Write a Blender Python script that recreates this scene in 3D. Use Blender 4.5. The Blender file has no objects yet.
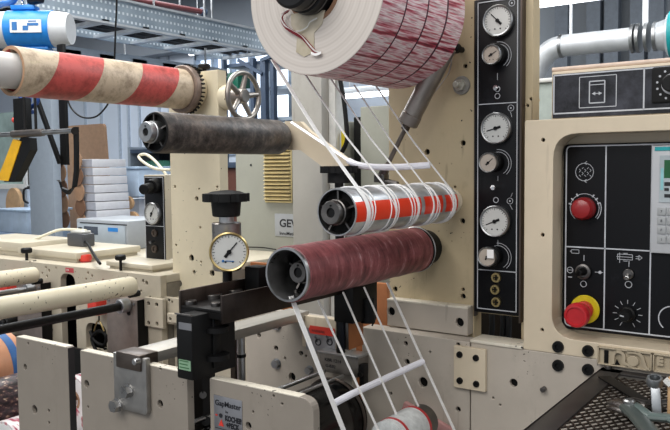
import bpy, bmesh, math, random
from mathutils import Vector, Matrix
random.seed(7)
CZ = 1.5
F = 745.0
PI = math.pi
R_ = math.radians
scene = bpy.context.scene
COL = scene.collection

# ------------------------------------------------------------ camera
v1 = Vector((860-335, -(162-215), -F)).normalized()        # world +Y seen from the camera
v2 = Vector((-740-335, -(178-215), -F))
v2 = (v2 - v1*v2.dot(v1)).normalized()
xc = -v2
yc = v1
zc = xc.cross(yc)
ROT = Matrix((xc, yc, zc))                                   # camera -> world
cam_d = bpy.data.cameras.new('camera')
cam_d.sensor_width = 36
cam_d.lens = F/670*36
cam_d.clip_start = 0.02
cam = bpy.data.objects.new('camera', cam_d)
COL.objects.link(cam)
cam.matrix_world = Matrix.Translation((0, 0, CZ)) @ ROT.to_4x4()
scene.camera = cam
CAM = Vector((0, 0, CZ))
FWD = ROT @ Vector((0, 0, -1))

def P(px, py, Y=None, X=None, Z=None):
    """place in the hall seen at a point of the photo, on a plane Y=, X= or Z="""
    d = ROT @ Vector(((px-335)/F, -(py-215)/F, -1))
    if Y is not None: t = Y/d.y
    elif X is not None: t = X/d.x
    else: t = (Z-CZ)/d.z
    return CAM + d*t
def S(p):                                                    # metres per pixel at a point
    return (Vector(p)-CAM).dot(FWD)/F
def pr(px, py, r, Y): return r*S(P(px, py, Y))

# ------------------------------------------------------------ materials
def lin(c):
    c /= 255.0
    return c/12.92 if c <= .04045 else ((c+.055)/1.055)**2.4
def rgb(h):
    if isinstance(h, str):
        h = h.lstrip('#'); h = tuple(int(h[i:i+2], 16) for i in (0, 2, 4))
    return (lin(h[0]), lin(h[1]), lin(h[2]), 1)
class N:
    def __init__(s, name):
        s.m = bpy.data.materials.new(name); s.m.use_nodes = True
        s.t = s.m.node_tree; s.b = s.t.nodes['Principled BSDF']
        s.tc = s.t.nodes.new('ShaderNodeTexCoord')
    def n(s, kind, **kw):
        o = s.t.nodes.new('ShaderNode'+kind)
        for k, v in kw.items(): setattr(o, k, v)
        return o
    def l(s, a, b): s.t.links.new(a, b)
    def noise(s, scale, detail=4, rough=.6, vec=None, stretch=None):
        o = s.n('TexNoise'); o.inputs['Scale'].default_value = scale
        o.inputs['Detail'].default_value = detail; o.inputs['Roughness'].default_value = rough
        v = vec or s.tc.outputs['Object']
        if stretch:
            mp = s.n('Mapping'); mp.inputs['Scale'].default_value = stretch; s.l(v, mp.inputs['Vector']); v = mp.outputs['Vector']
        s.l(v, o.inputs['Vector']); return o.outputs['Fac']
    def ramp(s, fac, stops, interp='LINEAR'):
        o = s.n('ValToRGB'); cr = o.color_ramp; cr.interpolation = interp
        while len(cr.elements) > 1: cr.elements.remove(cr.elements[-1])
        for i, (p, c) in enumerate(stops):
            e = cr.elements[0] if i == 0 else cr.elements.new(p)
            e.position = p; e.color = c if len(c) == 4 else (*c, 1)
        s.l(fac, o.inputs['Fac']); return o.outputs['Color']
    def mix(s, fac, a, b, mode='MIX'):
        o = s.n('MixRGB', blend_type=mode)
        for i, v in ((0, fac), (1, a), (2, b)):
            if hasattr(v, 'is_output') or isinstance(v, bpy.types.NodeSocket): s.l(v, o.inputs[i])
            else: o.inputs[i].default_value = v
        return o.outputs[0]
    def math(s, op, a, b=0.0, c=None):
        o = s.n('Math', operation=op)
        for i, v in enumerate((a, b) if c is None else (a, b, c)):
            if isinstance(v, bpy.types.NodeSocket): s.l(v, o.inputs[i])
            else: o.inputs[i].default_value = v
        return o.outputs[0]
    def bump(s, h, strength=.3, dist=.002):
        o = s.n('Bump'); o.inputs['Strength'].default_value = strength; o.inputs['Distance'].default_value = dist
        s.l(h, o.inputs['Height']); s.l(o.outputs['Normal'], s.b.inputs['Normal'])
    def col(s, c):
        if isinstance(c, bpy.types.NodeSocket): s.l(c, s.b.inputs['Base Color'])
        else: s.b.inputs['Base Color'].default_value = c
    def set(s, rough=.5, metal=0):
        s.b.inputs['Roughness'].default_value = rough; s.b.inputs['Metallic'].default_value = metal
BW0, BW1 = (0, 0, 0, 1), (1, 1, 1, 1)

def plain(name, h, rough=.5, metal=0, var=.12, scale=30):
    m = N(name); c = rgb(h)
    n = m.noise(scale)
    d = tuple(x*(1-var) for x in c[:3])+(1,); e = tuple(min(1, x*(1+var)) for x in c[:3])+(1,)
    m.col(m.ramp(n, [(.3, d), (.7, e)])); m.set(rough, metal)
    return m.m
def paint(name, h, dirt='#4a4031', amt=.35, chip=.0, rough=.42, chipscale=120):
    """old machine enamel: broad stains, fine scratches, a few dark chips"""
    m = N(name); c = rgb(h)
    base = m.ramp(m.noise(3.5, 5, .65), [(.3, tuple(x*.86 for x in c[:3])+(1,)), (.7, tuple(min(1, x*1.08) for x in c[:3])+(1,))])
    st = m.ramp(m.noise(11, 8, .75, stretch=(1, 1, .45)), [(.55, BW0), (.80, (amt, amt, amt, 1))])
    base = m.mix(st, base, rgb(dirt))
    sc = m.ramp(m.noise(45, 3, .6, stretch=(1, 1, .12)), [(.66, BW0), (.72, (amt*.7,)*3+(1,))])
    base = m.mix(sc, base, rgb(dirt))
    if chip:
        hi = .715-chip*.2
        cp = m.ramp(m.noise(chipscale, 1.5, .4), [(hi, BW0), (hi+.02, BW1)])
        msk = m.ramp(m.noise(7, 2, .5), [(.5, BW0), (.56, BW1)])
        base = m.mix(m.mix(1, cp, msk, 'MULTIPLY'), base, rgb('#262019'))
    m.col(base); m.set(rough)
    m.bump(m.noise(160, 2), .12, .001)
    return m.m
def metal(name, h, rough=.3, var=.25, stretch=(1, 1, 1), scale=25):
    m = N(name); c = rgb(h); n = m.noise(scale, 6, .7, stretch=stretch)
    m.col(m.ramp(n, [(.3, tuple(x*(1-var) for x in c[:3])+(1,)), (.72, tuple(min(1, x*(1+var)) for x in c[:3])+(1,))]))
    m.set(rough, 1)
    m.l(m.ramp(n, [(.3, (rough*.8,)*3+(1,)), (.7, (min(1, rough*1.4),)*3+(1,))]), m.b.inputs['Roughness'])
    return m.m
def emit(name, h, s):
    m = N(name); m.col(rgb(h)); m.b.inputs['Emission Color'].default_value = rgb(h); m.b.inputs['Emission Strength'].default_value = s
    return m.m
def polar(m, depth_axis='Y'):
    sp = m.n('SeparateXYZ'); m.l(m.tc.outputs['Object'], sp.inputs[0])
    a = m.math('ARCTAN2', sp.outputs['Z'], sp.outputs['X'])
    r = m.math('SQRT', m.math('ADD', m.math('MULTIPLY', sp.outputs['X'], sp.outputs['X']), m.math('MULTIPLY', sp.outputs['Z'], sp.outputs['Z'])))
    return a, r, sp.outputs['Y']
def comb(m, x, y, z):
    o = m.n('CombineXYZ')
    for i, v in enumerate((x, y, z)):
        if isinstance(v, bpy.types.NodeSocket): m.l(v, o.inputs[i])
        else: o.inputs[i].default_value = v
    return o.outputs[0]

M = {}
M['wall_cream'] = paint('aged_cream_enamel', '#b9a98a', amt=.38, chip=.10)
M['console'] = paint('pale_cream_enamel', '#d2c4ac', amt=.16, chip=.0)
M['lower'] = paint('greyish_cream_enamel', '#b9b0a4', amt=.25, chip=.18, chipscale=170)
M['front'] = paint('shaded_cream_enamel', '#8e867c', amt=.25, chip=.14, chipscale=160)  # cream darkened to stand in for the weaker light on the front plates
M['column'] = paint('warm_cream_enamel', '#d8cdb2', amt=.15, chip=.05)
M['deck'] = paint('light_cream_enamel', '#beb5a2', amt=.2, chip=.04, chipscale=130)
M['lid'] = paint('clean_cream_enamel', '#c0b8a5', amt=.18)
M['bar'] = paint('chipped_cream_bar', '#d2cab2', amt=.12, chip=.16, chipscale=130)
M['edge'] = paint('lit_worn_edge', '#ddd6c6', amt=.5, chip=.45, chipscale=140)  # pale tone stands in for light on top edges; chips are wear
M['grey_cab'] = paint('grey_cabinet_paint', '#94958b', amt=.12)
M['pillar'] = paint('stained_white_post', '#aba9a3', dirt='#77716a', amt=.5)
M['louvre'] = plain('ivory_louvre', '#c9b98a', .5)
M['black'] = plain('black_plastic', '#0c0c0d', .5)
M['blackm'] = plain('black_coated_steel', '#131212', .4, 0, .3)
M['rub'] = plain('black_rubber', '#0c0c0d', .55)
M['navy'] = plain('dark_navy_casting', '#15171f', .4)
M['hole'] = plain('dark_bore', '#060606', .8)
M['panel'] = None
m = N('scuffed_black_panel')
b = m.mix(m.ramp(m.noise(9, 6, .7), [(.55, BW0), (.8, (.28, .28, .28, 1))]), rgb('#090a0e'), rgb('#4b505a'))
m.col(b); m.set(.4); m.b.inputs['Specular IOR Level'].default_value = .25; M['panel'] = m.m
m = N('scuffed_display_panel')
b = m.mix(m.ramp(m.noise(14, 7, .75), [(.42, BW0), (.75, (.7, .7, .7, 1))]), rgb('#15161b'), rgb('#50525c'))
m.col(b); m.set(.4); m.b.inputs['Specular IOR Level'].default_value = .3; M['panel2'] = m.m
M['line'] = plain('pale_grey_print', '#b9bcc2', .5)
M['white'] = plain('white_plastic', '#dcdcd8', .4, var=.04)
M['dial'] = plain('white_dial', '#c3c4c1', .35, var=.04)
M['dialbeige'] = plain('yellowed_dial', '#b5aa9e', .4)
M['steel'] = metal('brushed_steel', '#b4b4b4', .3)
M['dsteel'] = metal('dark_machined_steel', '#6d6a68', .35)
M['bsteel'] = metal('brownish_steel', '#5d544e', .42, .3, (1, 1, .1), 40)
M['chrome'] = metal('bright_chrome', '#d8d8d8', .14, .08)
M['brass'] = metal('brass', '#c9b47e', .3, .1)
M['zinc'] = metal('zinc_plated', '#a7a9ab', .35, .2)
M['galv'] = metal('galvanised_sheet', '#d2d6da', .42, .12, scale=12)
M['galv'].node_tree.nodes['Principled BSDF'].inputs['Metallic'].default_value = .45
M['blackgloss'] = plain('polished_black_drum', '#141414', .15, .6)
M['red'] = plain('red_plastic', '#b5232a', .35)
M['redk'] = plain('dark_red_knob', '#8c1f22', .3)
M['redcap'] = plain('bright_red_cap', '#cf3a2e', .4)
M['yellow'] = plain('yellow_plastic', '#c9b418', .4)
M['yel2'] = plain('amber_grip', '#e0aa10', .4)
M['blue'] = plain('blue_paint', '#1e7fd0', .4)
M['bluehose'] = plain('blue_hose', '#1c3f80', .4)
M['lblue'] = plain('pale_blue_film', '#a9bfd6', .3)
M['teal'] = plain('teal_tape', '#17a0a6', .4)
M['green'] = plain('green_sticker', '#7fa184', .5)
M['dgreen'] = plain('green_screen', '#1c5a34', .3)
M['card'] = plain('brown_cardboard', '#a9866a', .8)
M['cardd'] = plain('dark_cardboard', '#7b5b46', .8)
M['wood'] = plain('pale_wood', '#c49f77', .6, var=.2, scale=12)
M['orange'] = plain('orange_brown_board', '#94592e', .6)
M['box'] = plain('white_carton', '#d4d5da', .7, var=.05)
M['box_shade'] = plain('shaded_carton_end', '#a9adb8', .7, var=.05)  # carton white greyed to paint the shade on the front ends
M['paper'] = plain('white_paper', '#f2f1f0', .6, var=.02)
M['cloud'] = plain('milky_strip', '#e6e6ee', .35, var=.05)
M['bwall'] = plain('bluish_wall_panel', '#c0c9d6', .7, var=.06, scale=2)
M['dwall'] = plain('dark_grey_soffit', '#80868e', .7, var=.06, scale=2)
M['ceil'] = plain('dark_ceiling', '#5c6066', .8, var=.1, scale=1)
M['floor'] = plain('grey_concrete_floor', '#6f6d6a', .6, var=.1, scale=3)
M['mull'] = plain('dark_blue_steelwork', '#38465a', .5)
M['gpost'] = plain('grey_blue_post', '#8f9aa6', .5, var=.05)
M['window'] = emit('daylight_window', '#dfeaf6', 1.5)
M['tube'] = emit('fluorescent_tube', '#f6fbff', 5.0)
M['plate_al'] = metal('engraved_aluminium', '#a2a2a6', .45, .1)
M['sign'] = plain('grey_name_sign', '#9fa3a8', .5, var=.04)
M['ink'] = plain('dark_ink', '#17181f', .5)
M['inkblue'] = plain('blue_ink', '#2769a8', .5)
M['cream_cable'] = plain('cream_cable', '#d9d4bf', .5)
M['core_black'] = plain('dark_moulded_hub', '#1a1a1c', .35)
M['cast'] = paint('cast_cream_plate', '#b3a68f', amt=.5, chip=0)
M['pink'] = plain('pinkish_bracket', '#b98a86', .5)
M['pinkpipe'] = plain('pinkish_beige_pipe', '#c9b4a4', .4)
M['tealgrey'] = plain('grey_green_core', '#aebcb6', .6)

for k_ in ('black', 'blackm', 'rub', 'core_black', 'navy', 'hole'): M[k_].node_tree.nodes['Principled BSDF'].inputs['Specular IOR Level'].default_value = .25
# big roll edge: paper wound in thin layers
m = N('wound_paper_edge'); a, r, y = polar(m)
w = m.math('SINE', m.math('MULTIPLY', r, 1150.0)); w2 = m.math('SINE', m.math('MULTIPLY', r, 467.0))
w = m.math('ADD', m.math('MULTIPLY', w, .3), m.math('MULTIPLY', w2, .3))
w = m.math('ADD', m.math('MULTIPLY', w, .45), .6)
m.col(m.ramp(w, [(.0, rgb('#a9a19b')), (.5, rgb('#c3bbb4')), (1, rgb('#cdc6c0'))])); m.set(.6); M['rolledge'] = m.m
# big roll outside: printed red and white, in four lanes
m = N('red_white_printed_web'); a, r, y = polar(m)
lane = m.math('FRACT', m.math('MULTIPLY', y, 1/.0688))
v = comb(m, m.math('MULTIPLY', a, 21.0), m.math('MULTIPLY', lane, .55), m.math('MULTIPLY', y, 1.0))
n1 = m.noise(1.0, 4, .55, vec=v)
v2_ = comb(m, m.math('MULTIPLY', a, 24.0), m.math('MULTIPLY', lane, 1.4), 3)
n2 = m.noise(1.0, 3, .6, vec=v2_)
c1 = m.ramp(n1, [(.34, rgb('#5e1c2a')), (.42, rgb('#b03a50')), (.48, rgb('#dba6b0')), (.56, rgb('#ece4e4')), (.62, rgb('#cf8d98')), (.67, rgb('#bf3048'))])
c2 = m.ramp(n2, [(.42, rgb('#8c3440')), (.52, BW1)])
c = m.mix(.35, c1, c2, 'MULTIPLY')
u = m.math('FRACT', m.math('MULTIPLY', m.math('ADD', y, 0.0), 1/.0688))
ln = m.math('LESS_THAN', m.math('ABSOLUTE', m.math('SUBTRACT', u, .5)), .472)
c = m.mix(ln, rgb('#4a1c2c'), c)
m.col(c); m.set(.45); M['rollweb'] = m.m
# silver foil roller with a broken red band
m = N('silver_foil_red_band'); a, r, y = polar(m)
seg = m.noise(1, 1, .5, vec=comb(m, 0, m.math('MULTIPLY', y, 26.0), 1))
band = m.math('LESS_THAN', m.math('ABSOLUTE', m.math('SUBTRACT', a, .02)), .43)
gap = m.math('GREATER_THAN', seg, .36)
red = m.math('MULTIPLY', band, gap)
foil = m.ramp(m.noise(30, 5, .7, stretch=(1, .4, 1)), [(.3, rgb('#a6aaae')), (.7, rgb('#dfe2e6'))])
m.col(m.mix(red, foil, rgb('#e83a1a')))
m.b.inputs['Roughness'].default_value = .3
m.l(m.math('SUBTRACT', .75, m.math('MULTIPLY', red, .6)), m.b.inputs['Metallic']); M['foil'] = m.m
# maroon wound roller
m = N('maroon_wound_core'); a, r, y = polar(m)
n = m.noise(1, 7, .7, vec=comb(m, m.math('MULTIPLY', a, .6), m.math('MULTIPLY', y, 55.0), 0))
n2 = m.noise(1, 4, .6, vec=comb(m, m.math('MULTIPLY', a, 1.2), m.math('MULTIPLY', y, 9.0), 5))
c = m.ramp(n, [(.36, rgb('#5e3034')), (.48, rgb('#86484c')), (.58, rgb('#98595c')), (.68, rgb('#c9a2a5'))])
c = m.mix(.6, c, m.ramp(n2, [(.4, rgb('#b09a9a')), (.6, BW1)]), 'MULTIPLY')
m.col(c); m.set(.5); m.bump(n, .4, .002); M['maroon'] = m.m
# grey worn rubber roller
m = N('worn_brown_black_roller'); a, r, y = polar(m)
n = m.noise(38, 6, .7); n2 = m.noise(9, 5, .7)
c = m.ramp(n, [(.34, rgb('#1a1716')), (.5, rgb('#443f3c')), (.68, rgb('#756c65'))])
c = m.mix(m.ramp(n2, [(.5, BW0), (.7, (.6, .6, .6, 1))]), c, rgb('#5a4632'))
m.col(c); m.set(.45); m.bump(n, .5, .002); M['worn'] = m.m
# red and white spiral striped core
m = N('red_white_spiral_core'); a, r, y = polar(m)
t = m.math('FRACT', m.math('MULTIPLY', m.math('SUBTRACT', m.math('SUBTRACT', y, .058), m.math('MULTIPLY', m.math('ADD', a, .3), .026)), 1/.215))
t2 = m.math('LESS_THAN', t, .51)
dirtn = m.ramp(m.noise(26, 8, .75), [(.35, rgb('#6a5238')), (.55, BW1)])
c = m.mix(t2, rgb('#cbb9a0'), rgb('#c4544f'))
sc = m.ramp(m.noise(40, 2, .5, stretch=(1, .3, 1)), [(.70, BW0), (.72, BW1)])
c = m.mix(m.math('MULTIPLY', sc, .5), c, rgb('#d8c9a8'))
m.col(m.mix(.6, c, dirtn, 'MULTIPLY')); m.set(.5); M['spiral'] = m.m
# cable tray sheet with pale slots painted in for light coming through
m = N('perforated_tray_sheet')
sp = m.n('SeparateXYZ'); m.l(m.tc.outputs['Object'], sp.inputs[0])
uy = m.math('ABSOLUTE', m.math('SUBTRACT', m.math('FRACT', m.math('MULTIPLY', sp.outputs['Y'], 32.0)), .5))
uz = m.math('ABSOLUTE', m.math('SUBTRACT', m.math('FRACT', m.math('MULTIPLY', sp.outputs['Z'], 1/.045)), .5))
dot = m.math('MULTIPLY', m.math('LESS_THAN', uy, .22), m.math('LESS_THAN', uz, .17))
c = m.mix(dot, m.ramp(m.noise(5), [(.3, rgb('#93a2b0')), (.7, rgb('#adbcc8'))]), rgb('#e6eef4'))
m.col(c); m.set(.4, .3); M['tray'] = m.m

# ------------------------------------------------------------ mesh collector
class MB:
    def __init__(s): s.bm = bmesh.new()
    def box(s, a, b, bev=0.0):
        x0, x1 = sorted((a[0], b[0])); y0, y1 = sorted((a[1], b[1])); z0, z1 = sorted((a[2], b[2]))
        vs = [s.bm.verts.new(p) for p in ((x0,y0,z0),(x1,y0,z0),(x1,y1,z0),(x0,y1,z0),(x0,y0,z1),(x1,y0,z1),(x1,y1,z1),(x0,y1,z1))]
        fs = [s.bm.faces.new([vs[i] for i in f]) for f in ((0,3,2,1),(4,5,6,7),(0,1,5,4),(1,2,6,5),(2,3,7,6),(3,0,4,7))]
        if bev:
            es = list({e for f in fs for e in f.edges})
            bmesh.ops.bevel(s.bm, geom=es, offset=bev, segments=2, affect='EDGES', profile=.5)
        return s
    def obox(s, a, b, w, h, up=(0, 0, 1), bev=0.0):
        """bar from a to b, w wide, h high"""
        a, b = Vector(a), Vector(b); d = (b-a); L = d.length; d.normalize()
        u = Vector(up); sd = d.cross(u)
        if sd.length < 1e-4: sd = d.cross(Vector((1, 0, 0)))
        sd.normalize(); u = sd.cross(d)
        n0 = len(s.bm.verts); s.bm.verts.ensure_lookup_table()
        before = set(s.bm.verts)
        s.box((-w/2, 0, -h/2), (w/2, L, h/2), bev)
        Mx = Matrix((sd, d, u)).transposed()
        for v in s.bm.verts:
            if v not in before: v.co = a + Mx @ v.co
        return s
    def ring(s, c, u, w, r, n):
        return [s.bm.verts.new(c+u*(r*math.cos(2*PI*i/n))+w*(r*math.sin(2*PI*i/n))) for i in range(n)]
    def lathe(s, a, d, prof, n=40, closed=False):
        """prof: (radius, distance along d) list, swept round the axis"""
        a, d = Vector(a), Vector(d).normalized()
        u = d.cross(Vector((0, 0, 1)))
        if u.length < 1e-3: u = d.cross(Vector((1, 0, 0)))
        u.normalize(); w = d.cross(u)
        rings = []
        for r, t in prof:
            if r <= 1e-6: rings.append([s.bm.verts.new(a+d*t)])
            else: rings.append(s.ring(a+d*t, u, w, r, n))
        prs = list(zip(rings, rings[1:]))
        if closed: prs.append((rings[-1], rings[0]))
        for A, B in prs:
            for i in range(n):
                j = (i+1) % n
                if len(A) == 1 and len(B) == 1: break
                if len(A) == 1: s.bm.faces.new((A[0], B[j], B[i]))
                elif len(B) == 1: s.bm.faces.new((A[i], A[j], B[0]))
                else: s.bm.faces.new((A[i], A[j], B[j], B[i]))
        return s
    def cyl(s, a, b, r, r2=None, n=28, bev=0.0):
        a, b = Vector(a), Vector(b); L = (b-a).length; r2 = r if r2 is None else r2
        if bev: pf = [(0, 0), (r-bev, 0), (r, bev), (r2, L-bev), (r2-bev, L), (0, L)]
        else: pf = [(0, 0), (r, 0), (r2, L), (0, L)]
        return s.lathe(a, b-a, pf, n)
    def tubec(s, a, b, ro, ri, n=40):
        a, b = Vector(a), Vector(b); L = (b-a).length
        return s.lathe(a, b-a, [(ri, 0), (ro, 0), (ro, L), (ri, L)], n, closed=True)
    def torus(s, c, d, R, r, n=40, k=10):
        return s.lathe(c, d, [(R+r*math.cos(2*PI*i/k), r*math.sin(2*PI*i/k)) for i in range(k)], n, closed=True)
    def hexb(s, a, b, r):
        return s.cyl(a, b, r, n=6)
    def tube(s, pts, r, n=8, smooth=6, closed=False):
        pts = [Vector(p) for p in pts]
        if smooth and len(pts) > 2: pts = spline(pts, smooth, closed)
        prev = None; first = None
        N_ = len(pts)
        up = Vector((0, 0, 1)); rings = []
        for i, p in enumerate(pts):
            t = (pts[(i+1) % N_] if (closed or i < N_-1) else p) - (pts[i-1] if (closed or i > 0) else p)
            t.normalize()
            if not rings:
                u = t.cross(up)
                if u.length < .05: u = t.cross(Vector((1, 0, 0)))
            else: u = U - t*U.dot(t)
            u.normalize(); U = u; w = t.cross(u)
            rings.append(s.ring(p, u, w, r, n))
        prs = list(zip(rings, rings[1:]))
        if closed: prs.append((rings[-1], rings[0]))
        for A, B in prs:
            for i in range(n):
                j = (i+1) % n
                s.bm.faces.new((A[i], A[j], B[j], B[i]))
        if not closed:
            s.bm.faces.new(rings[0][::-1]); s.bm.faces.new(rings[-1])
        return s
    def ribbon(s, pts, wdir, w, th=.0006, smooth=0):
        pts = [Vector(p) for p in pts]
        if smooth: pts = spline(pts, smooth)
        rs = []
        for i, p in enumerate(pts):
            wd = Vector(wdir[i] if isinstance(wdir, list) else wdir).normalized()*(w/2)
            t = (pts[min(i+1, len(pts)-1)]-pts[max(i-1, 0)]).normalized()
            nn = t.cross(wd).normalized()*(th/2)
            rs.append([s.bm.verts.new(p+x) for x in (wd+nn, -wd+nn, -wd-nn, wd-nn)])
        for A, B in zip(rs, rs[1:]):
            for i in range(4): s.bm.faces.new((A[i], A[(i+1) % 4], B[(i+1) % 4], B[i]))
        s.bm.faces.new(rs[0][::-1]); s.bm.faces.new(rs[-1]); return s
    def prism(s, pts, ext):
        """closed polygon of 3D points pushed along ext"""
        ext = Vector(ext)
        A = [s.bm.verts.new(p) for p in pts]; B = [s.bm.verts.new(Vector(p)+ext) for p in pts]
        s.bm.faces.new(A[::-1]); s.bm.faces.new(B)
        for i in range(len(A)):
            j = (i+1) % len(A); s.bm.faces.new((A[i], A[j], B[j], B[i]))
        return s
    def disc(s, c, d, r, n=28):
        c = Vector(c); d = Vector(d).normalized()
        return s.cyl(c, c+d*.0008, r, n=n)
    def merge(s, me):
        s.bm.from_mesh(me); return s

def spline(pts, k, closed=False):
    out = []; n = len(pts)
    rng = range(n) if closed else range(n-1)
    for i in rng:
        p0 = pts[(i-1) % n] if (closed or i > 0) else pts[0]
        p1 = pts[i]; p2 = pts[(i+1) % n]
        p3 = pts[(i+2) % n] if (closed or i < n-2) else pts[-1]
        for q in range(k):
            t = q/k
            out.append(.5*((2*p1)+(-p0+p2)*t+(2*p0-5*p1+4*p2-p3)*t*t+(-p0+3*p1-3*p2+p3)*t**3))
    if not closed: out.append(pts[-1])
    return out

def part(name, mb, mat, parent=None, smooth=35, kind=None, label=None):
    bm = mb.bm
    root = parent
    org = Vector((0, 0, 0))
    if parent is not None:
        while root.parent: root = root.parent
        org = Vector(root.get('_org', (0, 0, 0)))
    bmesh.ops.recalc_face_normals(bm, faces=bm.faces)
    if org.length > 0: bmesh.ops.translate(bm, vec=-org, verts=bm.verts)
    me = bpy.data.meshes.new(name); bm.to_mesh(me); bm.free()
    if smooth:
        me.polygons.foreach_set('use_smooth', [True]*len(me.polygons))
        me.set_sharp_from_angle(angle=R_(smooth))
    me.materials.append(M[mat] if isinstance(mat, str) else mat)
    o = bpy.data.objects.new(name, me); COL.objects.link(o)
    if parent is not None: o.parent = parent
    if kind: o['kind'] = kind
    if label: o['label'] = label
    return o
def thing(name, label, cat, loc=(0, 0, 0), group=None):
    o = bpy.data.objects.new(name, None); COL.objects.link(o)
    o.empty_display_size = .02
    o.location = loc; o['_org'] = tuple(loc); o['label'] = label; o['category'] = cat
    if group: o['group'] = group
    return o
def single(name, mb, mat, label, cat, loc=(0, 0, 0), group=None, smooth=35):
    """a thing that is one mesh"""
    bmesh.ops.translate(mb.bm, vec=-Vector(loc), verts=mb.bm.verts)
    o = part(name, mb, mat, None, smooth); o.location = loc
    o['label'] = label; o['category'] = cat
    if group: o['group'] = group
    return o
def dup(root, loc, label=None, group=None, scale=None):
    def cp(o, par):
        c = o.copy(); COL.objects.link(c); c.parent = par
        for ch in list(o.children): cp(ch, c)
        return c
    r = cp(root, None); r.location = loc
    if scale: r.scale = (scale,)*3
    if label: r['label'] = label
    if group: r['group'] = group
    return r
def struct(name, mb, mat, smooth=0):
    return part(name, mb, mat, None, smooth, kind='structure')

def roundpoly(pts, r, k=6):
    out = []; n = len(pts)
    for i in range(n):
        p = Vector(pts[i]); a = Vector(pts[i-1]); b = Vector(pts[(i+1) % n])
        rr = r[i] if isinstance(r, (list, tuple)) else r
        if rr <= 0: out.append(p); continue
        d1 = (a-p); d2 = (b-p); q = min(rr, d1.length*.49, d2.length*.49)
        s1 = p+d1.normalized()*q; s2 = p+d2.normalized()*q
        for j in range(k+1):
            t = j/k; out.append(s1*(1-t)**2+p*2*t*(1-t)+s2*t*t)
    return out
def plate_mesh(outline, Y, thick, holes=(), bev=.0012):
    """outline and holes: lists of (x, z); plate front at Y, back at Y+thick"""
    cu = bpy.data.curves.new('tmp', 'CURVE'); cu.dimensions = '2D'; cu.fill_mode = 'BOTH'
    for pts in [outline]+list(holes):
        sp = cu.splines.new('POLY'); sp.points.add(len(pts)-1)
        for i, p in enumerate(pts): sp.points[i].co = (p[0], p[1], 0, 1)
        sp.use_cyclic_u = True
    cu.extrude = thick/2-bev; cu.bevel_depth = bev; cu.bevel_resolution = 1; cu.offset = -bev
    ob = bpy.data.objects.new('tmp', cu); COL.objects.link(ob)
    dg = bpy.context.evaluated_depsgraph_get(); dg.update()
    me = bpy.data.meshes.new_from_object(ob.evaluated_get(dg))
    bpy.data.objects.remove(ob); bpy.data.curves.remove(cu)
    for v in me.vertices:
        x, y, z = v.co; v.co = (x, Y+thick/2-z, y)
    mb = MB(); mb.merge(me); bpy.data.meshes.remove(me)
    bmesh.ops.remove_doubles(mb.bm, verts=mb.bm.verts, dist=1e-6)
    return mb
def circ(x, z, r, n=20): return [(x+r*math.cos(2*PI*i/n), z+r*math.sin(2*PI*i/n)) for i in range(n)]
def XZ(px, py, Y):
    p = P(px, py, Y); return (p.x, p.z)
def plate(parent, name, outline, Y, thick, mat, holes_px=(), cuts=(), liner=True):
    hs = []; bores = []
    for (hx, hy, hr) in holes_px:
        c = P(hx, hy, Y); r = max(.0012, hr*S(c)+.0006); hs.append(circ(c.x, c.z, r))
        bores.append(MB().cyl((c.x, Y+min(.008, thick*.5), c.z), (c.x, Y+thick*.98, c.z), r*1.02, n=18))
    o = part(name, plate_mesh(outline, Y, thick, hs+list(cuts)), mat, parent, smooth=12)
    if liner:
        for b_ in bores: part('dark_hole_plug', b_, 'hole', parent)  # black plug stands in for the shade inside each hole
    return o
def rect(tl, br, Y, r=0):
    a = XZ(*tl, Y); b = XZ(*br, Y)
    pts = [(a[0], a[1]), (b[0], a[1]), (b[0], b[1]), (a[0], b[1])]
    return roundpoly([Vector(p) for p in pts], r) if r else pts
def rectz(x0, x1, z0, z1, r=0):
    pts = [(x0, z1), (x1, z1), (x1, z0), (x0, z0)]
    return roundpoly([Vector(p) for p in pts], r) if r else pts
def text(s, size, mat, parent, at, Y=None, name='lettering', right=(1, 0, 0), up=(0, 0, 1), align='LEFT', bold=0, ext=.0002, xs=1.0):
    cu = bpy.data.curves.new('t', 'FONT'); cu.body = s; cu.size = size; cu.align_x = align; cu.extrude = ext; cu.offset = bold
    ob = bpy.data.objects.new('t', cu); COL.objects.link(ob)
    dg = bpy.context.evaluated_depsgraph_get(); dg.update()
    me = bpy.data.meshes.new_from_object(ob.evaluated_get(dg))
    bpy.data.objects.remove(ob); bpy.data.curves.remove(cu)
    r, u = Vector(right).normalized(), Vector(up).normalized(); f = r.cross(u); at = Vector(at)
    for v in me.vertices:
        x, y, z = v.co; v.co = at+r*x*xs+u*y+f*z
    mb = MB(); mb.merge(me); bpy.data.meshes.remove(me)
    return part(name, mb, mat, parent, smooth=0)
def lines(mb, segs, w, th=.0006, off=(0, -1, 0)):
    """thin printed lines between 3D points on a face"""
    for a, b in segs: mb.obox(a, b, w, th, up=off)
    return mb
def arc_pts(c, r, a0, a1, n=14, Y=None):
    return [Vector((c[0]+r*math.cos(R_(a0+(a1-a0)*i/n)), c[1], c[2]+r*math.sin(R_(a0+(a1-a0)*i/n)))) for i in range(n+1)]
def arc(mb, c, r, a0, a1, w=.0008):
    pts = arc_pts(c, r, a0, a1)
    for p, q in zip(pts, pts[1:]): mb.obox(p, q, w, .0006, up=(0, -1, 0))
    return mb
def ring(mb, c, r, w=.0008): return arc(mb, c, r, 0, 360, w)
# ============================================================ the hall
struct('floor', MB().box((-12, -3, -.1), (4, 6.2, 0)), 'floor')
struct('ceiling', MB().box((-12, -3, 3.6), (4, 6.2, 3.7)), 'ceil')
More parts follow.
